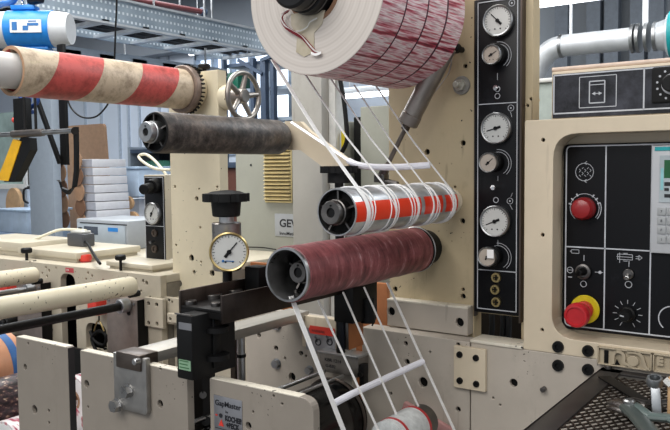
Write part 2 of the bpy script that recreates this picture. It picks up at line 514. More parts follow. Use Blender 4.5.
# back wall with one long window band between pale panels
wx0, wz1 = XZ(196, 56, 6); wx1, wz0 = XZ(292, 150, 6)
wb = MB()
wb.box((-12, 6, 0), (wx0, 6.1, 3.6)); wb.box((wx1, 6, 0), (4, 6.1, 3.6))
wb.box((wx0, 6, 0), (wx1, 6.1, wz0)); wb.box((wx0, 6, wz1), (wx1, 6.1, 3.6))
struct('wall_back', wb, 'bwall')
struct('wall_left', MB().box((-12.1, -3, 0), (-12, 6.2, 3.6)), 'bwall')
struct('wall_right', MB().box((4, -3, 0), (4.1, 6.2, 3.6)), 'bwall')
w = struct('window_1', MB().box((wx0, 6.06, wz0), (wx1, 6.08, wz1)), 'window')
fr = MB()
for k in range(6):
    x = wx0+(wx1-wx0)*k/5
    fr.box((x-.02, 5.98, wz0), (x+.02, 6.05, wz1))
fr.box((wx0, 5.98, wz0-.04), (wx1, 6.05, wz0+.04)); fr.box((wx0, 5.98, wz1-.05), (wx1, 6.05, wz1+.05))
part('window_frame', fr, plain('light_window_frame', '#8796a8', .5), w, 0)
# soffit: dark band along the top of the back wall
_, sz = XZ(200, 50, 5.9)
struct('trim_1', MB().box((-12, 5.8, sz), (4, 5.99, 3.6)), 'dwall')
# grey cladding on the right half of the back wall, its battens and a roof beam
cl = MB()
cx0 = XZ(533, 50, 5.9)[0]
cl.box((cx0, 5.9, 0), (3.9, 5.99, sz))
struct('trim_2', cl, plain('grey_cladding', '#8f969e', .7, var=.06, scale=1))
bt = MB()
for px in (560, 592, 610, 636, 655):
    x = XZ(px, 50, 5.7)[0]
    bt.box((x-.05, 5.72, .0), (x+.05, 5.8, 3.5))
struct('trim_3', bt, plain('grey_batten', '#69717b', .6))
struct('trim_4', MB().box((-12, 4.5, 3.3), (4, 4.75, 3.6)), 'dwall')
# wall panel joints at the far left
jt = MB()
for px in (66, 84, 100, 118, 127, 138, 158, 168):
    x = XZ(px, 150, 5.95)[0]
    jt.box((x-.012, 5.97, 0), (x+.012, 6.0, sz))
struct('trim_5', jt, plain('panel_joint', '#a3adba', .6))

# ---- lamps
def lamp(px0, py0, px1, Y, label, tube_r=.014):
    a = P(px0, py0, Y); x1 = P(px1, py0-5, Y).x
    t = thing('fluorescent_lamp', label, 'lamp', (a.x, Y, a.z), 'fluorescent lamps on the ceiling')
    b = (x1, Y, a.z)
    part('housing', MB().box((a.x-.02, Y-.06, a.z+.02), (x1+.02, Y+.06, a.z+.07), .005), 'galv', t)
    part('tube', MB().cyl((a.x, Y, a.z), b, tube_r*1.4, n=14), 'tube', t)
    for x in (a.x+.1, x1-.1):
        part('suspension_wire', MB().cyl((x, Y, a.z+.07), (x, Y, 3.6), .004, n=6), 'zinc', t)
    return t
lamp(190, 53.5, 330, 4.6, 'lit fluorescent tube lamp hanging in front of the window, behind the big reel')
lamp(538, 4, 640, 3.6, 'lit fluorescent tube lamp at the top edge, above the silver duct')
lamp(340, 97, 420, 5.3, 'small distant fluorescent tube lamp seen behind the white strips under the big reel')

# ---- cable tray
tx = -3.6
t = thing('cable_tray', 'long galvanised perforated cable tray hanging under the ceiling at upper left', 'cable tray', (tx, 2, 2.4))
def atX(px, py, X): return P(px, py, X=X)
y0, y1 = 1.5, 4.3
zt = atX(150, 8, tx).z; zb = atX(150, 31, tx).z
part('side_rail', MB().box((tx-.02, y0, zb), (tx, y1, zt)), 'tray', t)
part('side_rail', MB().box((tx-.5, y0, zb), (tx-.48, y1, zt)), 'tray', t)
rg = MB()
y = y0+.1
while y < y1: rg.box((tx-.5, y, zb), (tx, y+.05, zb+.02)); y += .3
part('rungs', rg, 'galv', t)
part('edge_lip', MB().box((tx-.01, y0, zt), (tx+.03, y1, zt+.012)).box((tx-.01, y0, zb-.012), (tx+.04, y1, zb)), 'galv', t)
cb = MB()
for k in range(5):
    cb.tube([(tx-.08-.08*k, y0, zb+.04), (tx-.1-.07*k, 3, zb+.045), (tx-.08-.08*k, y1, zb+.04)], .018, 8, 4)
part('power_cable', cb, 'navy', t)
for y in (2.2, 3.2, 4.2):
    part('hanger_rod', MB().cyl((tx-.01, y, zt), (tx-.01, y, 3.6), .007, n=8).cyl((tx-.49, y, zt), (tx-.49, y, 3.6), .007, n=8), 'zinc', t)
# lower service platform of dark slats under the tray
t = thing('ceiling_frame', 'dark slatted steel frame hung below the perforated cable tray', 'frame', (-4.6, 3, 2.2))
zf = zb-.16
fm = MB()
fm.box((-4.9, 2.0, zf), (-4.84, 4.2, zf+.06)).box((-4.0, 2.0, zf), (-3.94, 4.2, zf+.06))
part('rails', fm, 'gpost', t)
sl = MB(); y = 2.0
while y < 4.1: sl.box((-4.9, y, zf+.01), (-3.94, y+.12, zf+.04)); y += .26
part('slats', sl, 'mull', t)
part('hanger_rods', MB().cyl((-4.87, 2.5, zf), (-4.87, 2.5, 3.6), .008, n=8).cyl((-3.97, 2.5, zf), (-3.97, 2.5, 3.6), .008, n=8).cyl((-4.87, 4, zf), (-4.87, 4, 3.6), .008, n=8).cyl((-3.97, 4, zf), (-3.97, 4, 3.6), .008, n=8), 'zinc', t)
# red pipe high up
a = P(150, -4, 4.0); b = P(203, 12, 4.0); 
t = thing('sprinkler_pipe', 'thin dark red sprinkler pipe below the ceiling at upper left', 'pipe', tuple(a))
part('pipe', MB().cyl(P(70, -12, X=-4.2), P(203, 12, X=-4.2), .022, n=12), plain('dark_red_pipe', '#5e2a2c', .5), t)
part('nozzle', MB().cyl(P(201, 11, X=-4.2), P(204.5, 13.5, X=-4.2), .035, n=12), 'mull', t)
part('hanger_rod', MB().cyl(P(180, 5, X=-4.2), P(180, 5, X=-4.2)+Vector((0, 0, 3.6-P(180, 5, X=-4.2).z)), .008, n=8), 'zinc', t)

# storage rack in front of the window
YSR = 5.2
t = thing('storage_rack', 'blue steel storage rack standing against the bright window behind the handwheel', 'rack', (P(255, 150, YSR).x, YSR, 0))
for px, w_ in ((223, .015), (252, .02), (263, .03), (272, .02)):
    p = P(px, 100, YSR); part('upright', MB().box((p.x-w_, YSR, 0.001), (p.x+w_, YSR+.05, P(px, 58, YSR).z)), 'mull', t)
xa, xb = P(221, 100, YSR).x, P(292, 100, YSR).x
for py in (60, 87, 118): z = P(255, py, YSR).z; part('shelf_board', MB().box((xa, YSR+.06, z-.03), (xb, YSR+.5, z)), 'mull' if py == 60 else 'gpost', t)
part('brace', MB().obox(P(238, 60, YSR-.01), P(262, 74, YSR-.01), .02, .03).obox(P(262, 60, YSR-.03), P(290, 48, YSR-.03), .02, .03), 'mull', t)
zs_ = P(255, 87, YSR).z+.001
gx0, gx1 = P(226, 90, YSR+.1).x, P(238, 90, YSR+.1).x
t2 = single('storage_bin', MB().box((gx0, YSR+.1, zs_), (gx1, YSR+.35, zs_+.17), .01), plain('green_bin', '#13604a', .4), 'green plastic bin on the storage rack behind the handwheel', 'bin', (gx0, YSR+.1, zs_))

# ---- silver duct top right, axis along the back wall
Yd = 3.0
s_ = S(P(600, 40, Yd)); r = 11*s_
c0 = P(562, 46, Yd); z_ = c0.z; xR = P(634, 40, Yd).x; xF = P(642, 40, Yd).x; xE = P(668, 40, Yd).x; xx = P(700, 40, Yd).x
t = thing('ventilation_duct', 'round silver ventilation duct with an elbow above the operator console', 'duct', (c0.x, Yd, z_))
part('straight_pipe', MB().tubec((c0.x, Yd, z_), (xR, Yd, z_), r, r*.95), 'galv', t)
el = [Vector((c0.x, Yd, z_)), Vector((c0.x-.05, Yd, z_-.015)), Vector((c0.x-.09, Yd, z_-.06)), Vector((c0.x-.12, Yd, z_-.12)), Vector((c0.x-.20, Yd, z_-.26)), Vector((c0.x-.22, Yd+.02, z_-1.2))]
part('elbow', MB().tube(el, r, 28, 5), 'galv', t)
for q in (.0, .02, .05, .08): part('flange_ring', MB().cyl((xR+q-.008, Yd, z_), (xR+q+.004, Yd, z_), r*1.28, n=36), 'zinc', t)
part('joint_ring', MB().cyl((c0.x-.006, Yd, z_), (c0.x+.006, Yd, z_), r*1.1, n=36), 'zinc', t)
part('wide_sleeve', MB().cyl((xR+.08, Yd, z_), (xF+.10, Yd, z_), r*1.15, r*1.5, 36).cyl((xF+.10, Yd, z_), (xE, Yd, z_), r*1.62, n=36), 'galv', t)
part('fan_casing', MB().cyl((xE, Yd, z_+.0), (xx, Yd, z_), r*2.0, n=36, bev=.01), 'galv', t)
part('teal_band', MB().tubec((xE+.01, Yd, z_), (xE+.07, Yd, z_), r*2.03, r*1.9), 'teal', t)
part('hanger_strap', MB().box((xR+.03, Yd-.006, z_+r), (xR+.05, Yd+.006, 3.6)).box((c0.x+.03, Yd-.005, z_+r), (c0.x+.04, Yd+.005, 3.6)), 'galv', t)

# ---- lights (area lights over the hall, one an added fill)
def area(loc, size, size_y, energy, rot, color=(1, 1, 1)):
    d = bpy.data.lights.new('hall_area_light', 'AREA'); d.shape = 'RECTANGLE'; d.size = size; d.size_y = size_y
    d.energy = energy; d.color = color
    o = bpy.data.objects.new('hall_area_light', d); COL.objects.link(o); o.location = loc; o.rotation_euler = rot; return o
area((-2.2, 1.2, 3.5), 2.5, 1.6, 105, (R_(8), 0, 0), (1, .985, .96))
area((-.6, -1.2, 3.3), 3.0, 1.5, 92, (R_(38), 0, R_(5)), (1, .98, .95))  # soft fill added from behind the camera
area((-5.5, 3.6, 3.4), 4, 2.5, 230, (0, 0, 0), (.93, .97, 1))
area((.8, 3.2, 3.4), 3, 2.0, 110, (0, 0, 0), (.93, .97, 1))
area((1.8, .2, 2.6), 2, 1.6, 16, (R_(10), R_(60), 0), (1, .97, .93))
wd = bpy.data.worlds.new('hall_air'); scene.world = wd; wd.use_nodes = True
bg = wd.node_tree.nodes['Background']; bg.inputs[0].default_value = (.86, .92, 1, 1); bg.inputs[1].default_value = .55
scene.view_settings.view_transform = 'Standard'
scene.view_settings.look = 'None'
scene.view_settings.exposure = 0

a, b = P(530, 84, 2.4), P(575, 84, 2.4)
t = thing('pale_cabinet', 'pale grey green cabinet in the gap between the gauge upright and the display box', 'cabinet', (a.x, 2.4, 0))
part('body', MB().box((a.x, 2.4, .001), (b.x, 2.6, a.z), .005), plain('grey_green_cabinet', '#98a29c', .5), t)
part('white_top', MB().box((a.x, 2.39, a.z+.0005), (b.x, 2.6, P(550, 78, 2.4).z), .004), 'white', t)
# ============================================================ right half of the press
Y0 = 1.32      # face of the upright that carries the shafts
YC = 1.26      # face of the console and of the lower side frame
NEG = Vector((0, -1, 0))

# ---- upright frame
ur = thing('machine_upright', 'tall cream upright plate with drilled holes carrying the reel and rollers', 'machine frame', tuple(P(430, 200, Y0)))
xl, xr_ = P(389, 200, Y0).x, P(533, 60, Y0).x
oh = rect((474, 312), (521, 352), Y0)
outl = [(xl, 2.3), (xr_, 2.3), (xr_, .05), (xl, .05)]
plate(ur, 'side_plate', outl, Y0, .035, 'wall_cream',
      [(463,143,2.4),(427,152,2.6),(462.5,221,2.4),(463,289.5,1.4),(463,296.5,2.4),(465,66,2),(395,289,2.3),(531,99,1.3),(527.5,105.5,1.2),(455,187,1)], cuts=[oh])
part('dark_backing', MB().box((P(466, 330, 1.48).x, Y0+.16, .05), (P(530, 330, 1.48).x, Y0+.17, 1.35)), plain('dark_brown_void', '#1c1512', .7), ur)  # dark brown sheet stands in for shade inside the opening
c = P(462, 85.5, Y0); s_ = S(c)
part('washer', MB().cyl(c, c+NEG*.004, 9.3*s_, n=36, bev=.001), plain('dull_washer', '#8d8b86', .4, .3), ur)
part('hex_nut', MB().hexb(c+NEG*.004, c+NEG*.014, 6*s_).cyl(c+NEG*.014, c+NEG*.03, 3*s_, n=16, bev=.0008), plain('pale_nut', '#b3b0a6', .35, .4), ur)
c = P(462, 50, Y0); part('round_knob', MB().cyl(c, c+NEG*.02, 3*s_, n=20).cyl(c+NEG*.02, c+NEG*.036, 5*s_, n=24, bev=.002), 'black', ur)
# spring wire behind the reel
part('bent_wire', MB().tube([P(452, 58, 1.3), P(449, 72, 1.29), P(441, 84, 1.3), P(430, 98, 1.3)], .0012, 6), 'steel', ur)

# ---- gauge panel
Yg = 1.303
gp = thing('gauge_panel', 'tall narrow black gauge panel with white outlines on the cream upright', 'gauge panel', tuple(P(497, 315, Yg)))
a = P(474.3, 200, Yg).x; b = P(519.8, 200, Yg).x; zt = P(497, -3, Yg).z; zb = P(497, 314, Yg).z
part('black_plate', MB().box((a, Yg, zb), (b, Y0-.0006, zt), .0015), 'panel', gp)
e = P(519.8, 200, Yg).x
part('edge_strip', MB().box((e, Yg-.002, zb-.012), (e+.003, Y0, zt)).box((a-.003, Yg+.004, zb-.01), (a, Y0, zt)), 'bsteel', gp)
L = MB(); yl = Yg-.0004
la = P(477.8, 200, Yg).x; lb = P(516.8, 200, Yg).x
z1, z2, z3, z0 = (P(497, q, Yg).z for q in (.5, 103.5, 270.8, 310))
for z in (z1, z2, z3, z0): L.box((la-.0008, yl-.0005, z-.0008), (lb+.0008, Yg, z+.0008))
for x in (la, lb): L.box((x-.0008, yl-.0005, z0), (x+.0008, Yg, z1))
# arcs, circles and strokes printed beside the small regulators
for py in (56, 163.5, 257):
    c = P(498, py, Yg); c.y = yl; s_ = S(c)
    arc(L, c, 11.5*s_, -60, 110); arc(L, c, 14*s_, -50, 95)
for px, py in ((511, 108), (510, 201), (512, 3)):
    c = P(px, py, Yg); c.y = yl; ring(L, c, 3*s_); L.disc(c, NEG, .8*s_)
for p_, q_ in (((510.5, 112), (512, 117)), ((511, 197), (512.5, 193)), ((510, 205), (512.5, 209.5)), ((497.5, 73), (497.5, 80)), ((498, 176), (498, 181)), ((498, 240), (498, 245))):
    u, v = P(*p_, Yg), P(*q_, Yg); u.y = v.y = yl; L.obox(u, v, .0008, .0005, up=NEG)
for px, py in ((497.5, 96), (496, 200), (497.5, 89)):
    c = P(px, py, Yg); c.y = yl; ring(L, c, 2.6*s_, .0012)
part('printed_lines', L, 'line', gp)

def gauge(parent, px, py, Y, rpx, ang, out=.012, beige=False, face=NEG, name='pressure_gauge', bez='zinc', c=None, r=None, ticks=True, lab=None):
    """round dial: case, white face, printed scale and black needle"""
    f = Vector(face).normalized()
    if c is None: c = P(px, py, Y)
    c = Vector(c)
    r = r or rpx*S(c)
    side = f.cross(Vector((0, 0, 1))).normalized()*-1      # to the viewer's right when looking at the dial
    upv = Vector((0, 0, 1))
    if side.dot(Vector((1, 0, 0))) < 0: side = -side
    g = part(name, MB().lathe(c, f, [(0, 0), (r*.96, 0), (r, out*.5), (r, out), (r*.94, out+.002), (r*.88, out+.001), (r*.88, out-.002), (0, out-.002)], 44), bez, parent, label=lab)
    fc = c+f*(out-.0018)
    part('dial_face', MB().cyl(fc, fc+f*.0006, r*.87, n=40), 'dialbeige' if beige else 'dial', g)
    if ticks:
        tk = MB()
        for k in range(25):
            A = R_(-45+270*k/24); d = side*math.cos(A)+upv*math.sin(A)
            i = .70 if k % 4 == 0 else .76
            tk.obox(fc+f*.0008+d*r*i, fc+f*.0008+d*r*.83, r*.032, .0004, up=f)
        for q in (-.18, .18): tk.cyl(fc+f*.0004+side*r*q-upv*r*.5, fc+f*.0012+side*r*q-upv*r*.5, r*.05, n=10)
        part('scale_marks', tk, 'ink', g, smooth=0)
    A = R_(ang); d = side*math.cos(A)+upv*math.sin(A)
    n0 = fc+f*.0016
    nd = MB().obox(n0-d*r*.28, n0+d*r*.62, r*.055, .0006, up=f).obox(n0-d*r*.34, n0-d*r*.05, r*.15, .0007, up=f).cyl(n0, n0+f*.002, r*.12, n=16)
    part('needle', nd, 'black', g, smooth=0)
    return g
for px, py, A in ((500, 21.5, 135), (498, 128.5, 195), (497, 221, 202)):
    gauge(gp, px, py, Yg, 15.8, A)
for px, py, A in ((493, 55, 30), (489.8, 162.6, 42), (488.6, 256.5, 60)):
    c = P(px+5, py-.5, Yg); r = 10.6*S(c)
    part('regulator_knob', MB().cyl(c, c+NEG*.02, r*.95, n=30, bev=.002), 'black', gp)
    c = P(px, py, Yg-.026)
    g = gauge(gp, px, py, Yg-.02, 10.0, A, out=.008, beige=True, ticks=(py < 100))
c = P(490, 254, Yg-.031)
part('paper_label', MB().box((c.x-.006, c.y, c.z-.008), (c.x+.007, c.y+.0005, c.z+.008)), 'paper', gp)
for px, py in ((496.5, 88), (494, 187.5)):
    c = P(px, py, Yg)
    part('toggle_switch', MB().cyl(c, c+NEG*.006, .005, n=6).cyl(c+NEG*.006, P(px-1.5, py+.8, Yg-.02), .0018, .003, 12), 'chrome', gp)
for px, py in ((496.5, 277.5), (495.5, 289.5), (496.5, 302)):
    c = P(px, py, Yg); r = 5*S(c)
    o = part('air_socket', MB().lathe(c, NEG, [(0, .001), (r*.5, .001), (r*.6, .004), (r*.95, .004), (r, 0)], 30), 'brass', gp)
    part('socket_cross', MB().box((c.x-r*.5, c.y-.005, c.z-r*.1), (c.x+r*.5, c.y-.001, c.z+r*.1)).box((c.x-r*.1, c.y-.005, c.z-r*.5), (c.x+r*.1, c.y-.001, c.z+r*.5)), 'black', o)
# dark cavity below the panel with blue hoses
hs = thing('hose_bundle', 'dark blue hoses hanging in the black gap under the gauge panel', 'hoses', tuple(P(499, 345, 1.4)))
for px in (490, 501, 507):
    part('hose', MB().tube([P(px, 300, 1.42), P(px+2, 325, 1.41), P(px-1, 360, 1.42)], .006, 10), plain('blackish_blue_hose', '#141b26', .5), hs)

# ---- console
cs = thing('operator_console', 'pale cream operator console with a recessed black control panel', 'control console', tuple(P(620, 350, YC)))
zt = P(540, 119.8, YC).z; zb = P(523.5, 349.2, YC).z
x0 = P(524, 235, YC).x; x1 = x0+.62
hx0 = P(552.5, 235, YC).x; hx1 = hx0+.50; hz1 = P(575, 133.5, YC).z; hz0 = P(585, 341.2, YC).z
hole = roundpoly([Vector(p) for p in ((hx0, hz1), (hx1, hz1), (hx1, hz0), (hx0, hz0))], .042)
YP = YC+.05
body_out = roundpoly([Vector(p) for p in ((x0, zt), (x1, zt), (x1, zb), (x0, zb))], .004)
plate(cs, 'front_frame', body_out, YC, YP-YC+.004, 'console',
      [(543, 140, 1.6), (542.5, 235, 1.6), (542, 330, 1.5)], cuts=[hole])
part('case', MB().box((x0+.002, YP+.004, zb), (x1, YP+.2, zt)), 'console', cs)
# panel
pz1 = P(600, 143.5, YP).z; pz0 = P(600, 331.5, YP).z; px0 = P(564, 235, YP).x; pxr = px0+.44
cp = part('control_panel', plate_mesh(roundpoly([Vector(p) for p in ((px0, pz1), (pxr, pz1), (pxr, pz0), (px0, pz0))], .012), YP-.008, .010), 'panel', cs)
L = MB(); YL = YP-.0086
def xp(px, py=235): return P(px, py, YL).x
def zp(px, py): return P(px, py, YL).z
bx0, bz1, bz0 = xp(565.8), zp(600, 145.6), zp(600, 329)
w = .0011
rp = roundpoly([Vector(p) for p in ((bx0, bz1), (pxr, bz1), (pxr, bz0), (bx0, bz0))], .009)
for p_, q_ in zip(rp, rp[1:]): L.obox((p_.x, YL, p_.y), (q_.x, YL, q_.y), w*2, .0005, up=NEG)
p_, q_ = rp[-1], rp[0]; L.obox((p_.x, YL, p_.y), (q_.x, YL, q_.y), w*2, .0005, up=NEG)
hz = zp(600, 248.3)
for px in (605, 650.8): L.box((xp(px)-w, YL, bz0), (xp(px)+w, YL+.0005, bz1))
L.box((bx0, YL, hz-w), (pxr, YL+.0005, hz+w))
s_ = S(P(600, 235, YL))
def C(px, py): c = P(px, py, YL); return c
# cycle symbol
c = C(584.5, 172); ring(L, c, 9*s_)
for k in range(-2, 3):
    for j, zz in enumerate((3, 0, -3)):
        u = c+Vector((k*2.6*s_, 0, zz*s_)); L.obox(u, u+Vector((1.5*s_, 0, (1.6 if (k+j) % 2 else -1.6)*s_)), .0007, .0005, up=NEG)
for A in (90, -90):
    u = c+Vector((0, 0, math.sin(R_(A))*9*s_)); L.obox(u, u+Vector((2.2*s_, 0, 1.6*s_)), .0008, .0005, up=NEG).obox(u, u+Vector((2.2*s_, 0, -1.6*s_)), .0008, .0005, up=NEG)
# scale round the red knob
c = C(584.5, 208)
arc(L, c, 16.5*s_, -40, 20, .0012); arc(L, c, 14.5*s_, -40, 150); arc(L, c, 14.5*s_, 150, 230)
for A in (20, 38, 55, 120, 145, 165):
    d = Vector((math.cos(R_(A)), 0, math.sin(R_(A)))); L.obox(c+d*13.5*s_, c+d*16.5*s_, .0022, .0005, up=NEG)
# key switch surroundings
c = C(575, 251.5)
for q in (((-3.5, -1.8), (4, -1.8)), ((4, -1.8), (4, 1.8)), ((4, 1.8), (-3.5, 1.8)), ((-3.5, 1.8), (-3.5, -1.8)), ((-4.6, -.8), (-4.6, .8))):
    L.obox(c+Vector((q[0][0]*s_, 0, q[0][1]*s_)), c+Vector((q[1][0]*s_, 0, q[1][1]*s_)), .0008, .0005, up=NEG)
for px, py, l in ((584, 258, 3), (629, 264, 3)):
    c = C(px, py); L.obox(c+Vector((0, 0, l*s_)), c-Vector((0, 0, l*s_)), .001, .0005, up=NEG)
ring(L, C(583.5, 284), 3*s_, .001); ring(L, C(628.5, 284.5), 3.2*s_, .0011)
ring(L, C(570, 270), 3*s_, .0009); c = C(570, 270); L.obox(c-Vector((3*s_, 0, 0)), c+Vector((3*s_, 0, 0)), .0008, .0005, up=NEG)
c = C(570, 277); L.obox(c-Vector((2*s_, 0, 0)), c+Vector((2*s_, 0, 0)), .0014, .0005, up=NEG)
c = C(595, 272); L.obox(c, c+Vector((8*s_, 0, 0)), .0008, .0005, up=NEG); L.disc(c+Vector((5*s_, 0, 0)), NEG, 1.6*s_, 12)
# pump symbol and arrow above the toggle
c = C(625, 257)
for q in (((-7, -2.6), (7, -2.6)), ((7, -2.6), (7, 2.6)), ((7, 2.6), (-7, 2.6)), ((-7, 2.6), (-7, -2.6)), ((-8, 0), (7, 0)), ((-5, -6), (-5, 4)), ((-1.5, 3.6), (2.5, 3.6)), ((-1.5, -4), (2.5, -4)), ((10, 1), (13, 1)), ((10, -1), (13, -1)), ((13, 2.4), (16, 0)), ((13, -2.4), (16, 0)), ((13, 2.4), (13, -2.4))):
    L.obox(c+Vector((q[0][0]*s_, 0, q[0][1]*s_)), c+Vector((q[1][0]*s_, 0, q[1][1]*s_)), .0008, .0005, up=NEG)
# dial ticks
c = C(627.5, 314)
for k in range(11):
    A = R_(-60+300*k/10); d = Vector((math.cos(A), 0, math.sin(A))); L.obox(c+d*10*s_, c+d*14*s_, .0008, .0005, up=NEG)
arc(L, C(672, 319), 12*s_, 100, 230, .0018)
part('printed_symbols', L, 'line', cp, smooth=0)
# operators
c = P(584.5, 208.5, YP-.009); r = 11.2*S(c)
part('speed_knob', MB().lathe(c, NEG, [(0, 0), (r*1.02, 0), (r, .010), (r*.96, .017), (r*.8, .023), (r*.4, .026), (0, .0265)], 40), 'redk', cs, label='dark red round knob')
c = P(583.5, 271.5, YP-.009); r = 7.6*S(c)
k_ = part('key_switch', MB().lathe(c, NEG, [(0, .002), (r*.72, .002), (r*.75, .006), (r, .005), (r*1.02, 0)], 36), 'dsteel', cs)
part('lever', MB().cyl(c, P(578.5, 273, YP-.03), r*.55, r*.4, 20, bev=.001).obox(P(581, 270, YP-.022), P(576, 275, YP-.036), .004, .006), 'black', k_)
c = P(628.5, 274, YP-.009); r = 5.2*S(c)
k_ = part('toggle_switch', MB().cyl(c, c+NEG*.004, r, n=24, bev=.001), 'dsteel', cs)
part('toggle_lever', MB().cyl(c+NEG*.004, P(626.3, 278.5, YP-.03), .002, .0042, 14, bev=.001), 'chrome', k_)
c = P(627.8, 314, YP-.009); r = 7.6*S(c)
k_ = part('rotary_dial', MB().lathe(c, NEG, [(0, 0), (r, 0), (r, .006), (r*.8, .008), (r*.76, .022), (r*.66, .025), (0, .025)], 36), 'black', cs)
part('pointer', MB().obox(c+NEG*.026+Vector((-r*.5, 0, r*.1)), c+NEG*.026, .002, .001, up=NEG), 'line', k_)
c = P(585.5, 309, YP-.009); r = 14.3*S(c)
es = part('emergency_stop_button', MB().cyl(c, c+NEG*.005, r, n=44, bev=.0015), 'yellow', cs, label='yellow disc carrying a red mushroom button')
tip = c+NEG*.050+Vector((-.000, 0, -.003)); ax = (tip-c).normalized()
part('stem', MB().cyl(c+ax*.004, c+ax*.04, r*.62, n=32).torus(c+ax*.02, ax, r*.62, .0014), 'red', es)
part('mushroom_cap', MB().lathe(c+ax*.038, ax, [(0, 0), (r*.8, 0), (r*.84, .006), (r*.84, .013), (r*.76, .019), (r*.62, .0195), (r*.58, .017), (0, .017)], 44), 'red', es)
c = P(676, 300, YP-.009)
# keypad / screen unit at the photo's right edge
sx0 = xp(651.5); sz1 = zp(655, 145.5); sz0 = zp(655, 252.5)
sc = part('keypad_terminal', MB().box((sx0, YP-.017, sz0), (sx0+.14, YP-.008, sz1), .002), plain('pale_grey_terminal', '#b9bcc0', .4, var=.03), cs, label='pale grey touch terminal with a small screen and grey keys')
Yt = YP-.0175
def bxp(tl, br, th=.001, Y=None):
    a, b = P(*tl, Yt), P(*br, Yt); return (a.x, Yt-th, a.z), (b.x, Yt, b.z)
part('title_bar', MB().box(*bxp((655, 147), (700, 149.8))), 'teal', sc)
part('screen', MB().box(*bxp((660, 155.5), (700, 203))), plain('grey_screen', '#a9b3b8', .3), sc)
part('screen_green_field', MB().box(*bxp((664.5, 160), (700, 178), .0015)), 'dgreen', sc)
part('screen_dark_rows', MB().box(*bxp((664.5, 182), (700, 186), .0015)).box(*bxp((664.5, 194), (700, 198), .0015)).box(*bxp((664.5, 188), (669, 191), .0015)), 'ink', sc)
part('screen_cyan_bar', MB().box(*bxp((661, 168), (663.5, 190), .0015)), plain('pale_cyan', '#8fc6cc', .3), sc)
for j, (ya, yb, g) in enumerate(((207.5, 215.5, '7'), (216.8, 224.8, '8'), (226, 234, 'F'), (235.5, 243.5, '1'))):
    for i in range(3):
        a, b = P(657.3+i*9.6, ya+.15*i, Yt), P(665.8+i*9.6, yb+.25*i, Yt)
        kk = part('key', MB().box((a.x, Yt-.0015, a.z), (b.x, Yt, b.z), .0005), plain('grey_key', '#9ea1a3', .5, var=.04) if (i, j) == (0, 0) else bpy.data.materials['grey_key'], sc)
        if i == 0: text(g, .006, 'ink', kk, ((a.x+b.x)/2, Yt-.0017, (a.z+b.z)/2-.002), align='CENTER', name='key_mark')

# ---- lower frame
def sideframe(name, label, pxa, pxb, holes, zt_):
    t = thing(name, label, 'machine frame', (P(pxa, 345, YC).x, YC, .02))
    xa = P(pxa, 345, YC).x; xb = P(pxb, 345, YC).x if pxb < 600 else x1
    plate(t, 'side_plate', rectz(xa, xb, .03, zt_), YC, .04, 'lower', holes)
    return t
ztl = P(500, 346.2, YC).z
f1 = sideframe('press_side_wall', 'greyish cream lower side wall, drilled, left of the vertical seam', 362, 469.7,
    [(405.6, 343.5, 2), (407, 362, 2.6), (423, 382.3, 4.7), (458, 344.8, 1.9), (458, 409.5, 2.4), (430, 352, 0.9), (390.5, 393.5, 1.6), (427, 416, 2)], ztl)
f2 = sideframe('press_side_wall', 'greyish cream lower side wall with four black plugs, right of the vertical seam', 470.9, 700,
    [(513.5, 383, 3.8), (493, 398, .9), (500, 405, .9)], ztl)
c = P(544.5, 388.5, YC); part('stud', MB().cyl(c, c+NEG*.012, 2.6*S(c), n=16, bev=.001), 'dsteel', f2)
part('top_lip', MB().box((P(470.9, 345, YC).x, YC-.003, ztl), (x0, YC+.05, ztl+.006), .001), 'edge', f2)
for k, (px, py) in enumerate(((558.3, 365.3), (588.2, 369.4))):
    c = P(px, py, YC); r = 5.8*S(c)
    part('rubber_plug', MB().lathe(c, NEG, [(0, .001), (r*.45, .001), (r*.5, .005), (r*.95, .005), (r, 0)], 32), 'rub', f2)
for k, (px, py) in enumerate(((558.3, 346.6), (588.2, 350.7))):
    c = P(px, py, YC); r = 5.8*S(c)
    part('rubber_plug', MB().lathe(c, NEG, [(0, .001), (r*.45, .001), (r*.5, .005), (r*.95, .005), (r, 0)], 32), 'rub', cs)
# joint plate with four bolts
Yh = 1.250
jp = thing('joint_plate', 'small cream joint plate with four socket bolts across the frame seam', 'plate', tuple(P(469, 392, Yh)))
part('base_plate', plate_mesh(rect((453.5, 345.5), (485, 392.5), Yh, .002), Yh, YC-Yh), 'console', jp)
for px, py in ((459.6, 354.6), (476, 358), (459.8, 380.6), (476.3, 384)):
    c = P(px, py, Yh); r = 3.4*S(c)
    part('socket_bolt', MB().lathe(c, NEG, [(0, .0005), (r*.5, .0005), (r*.55, .003), (r*.9, .003), (r, 0)], 24), 'blackm', jp)
# ledge block over the lower frame
Yk = 1.294
lb_ = thing('ledge_block', 'cream ledge block with a dark bore on the upright, under the maroon roller', 'block', tuple(P(430, 336, Yk)))
plate(lb_, 'block_body', rect((387, 299.5), (467.5, 336), Yk, .002), Yk, Y0-Yk-.0006, 'lower', [(459.5, 322.5, 4.2), (391, 311.5, 4)], liner=True)
a = P(387, 299.5, Yk); b = P(467.5, 302, Yk)
part('lit_worn_top_edge', MB().box((a.x, Yk-.0008, a.z-.002), (b.x, Y0, a.z+.002), .0008), 'edge', lb_)

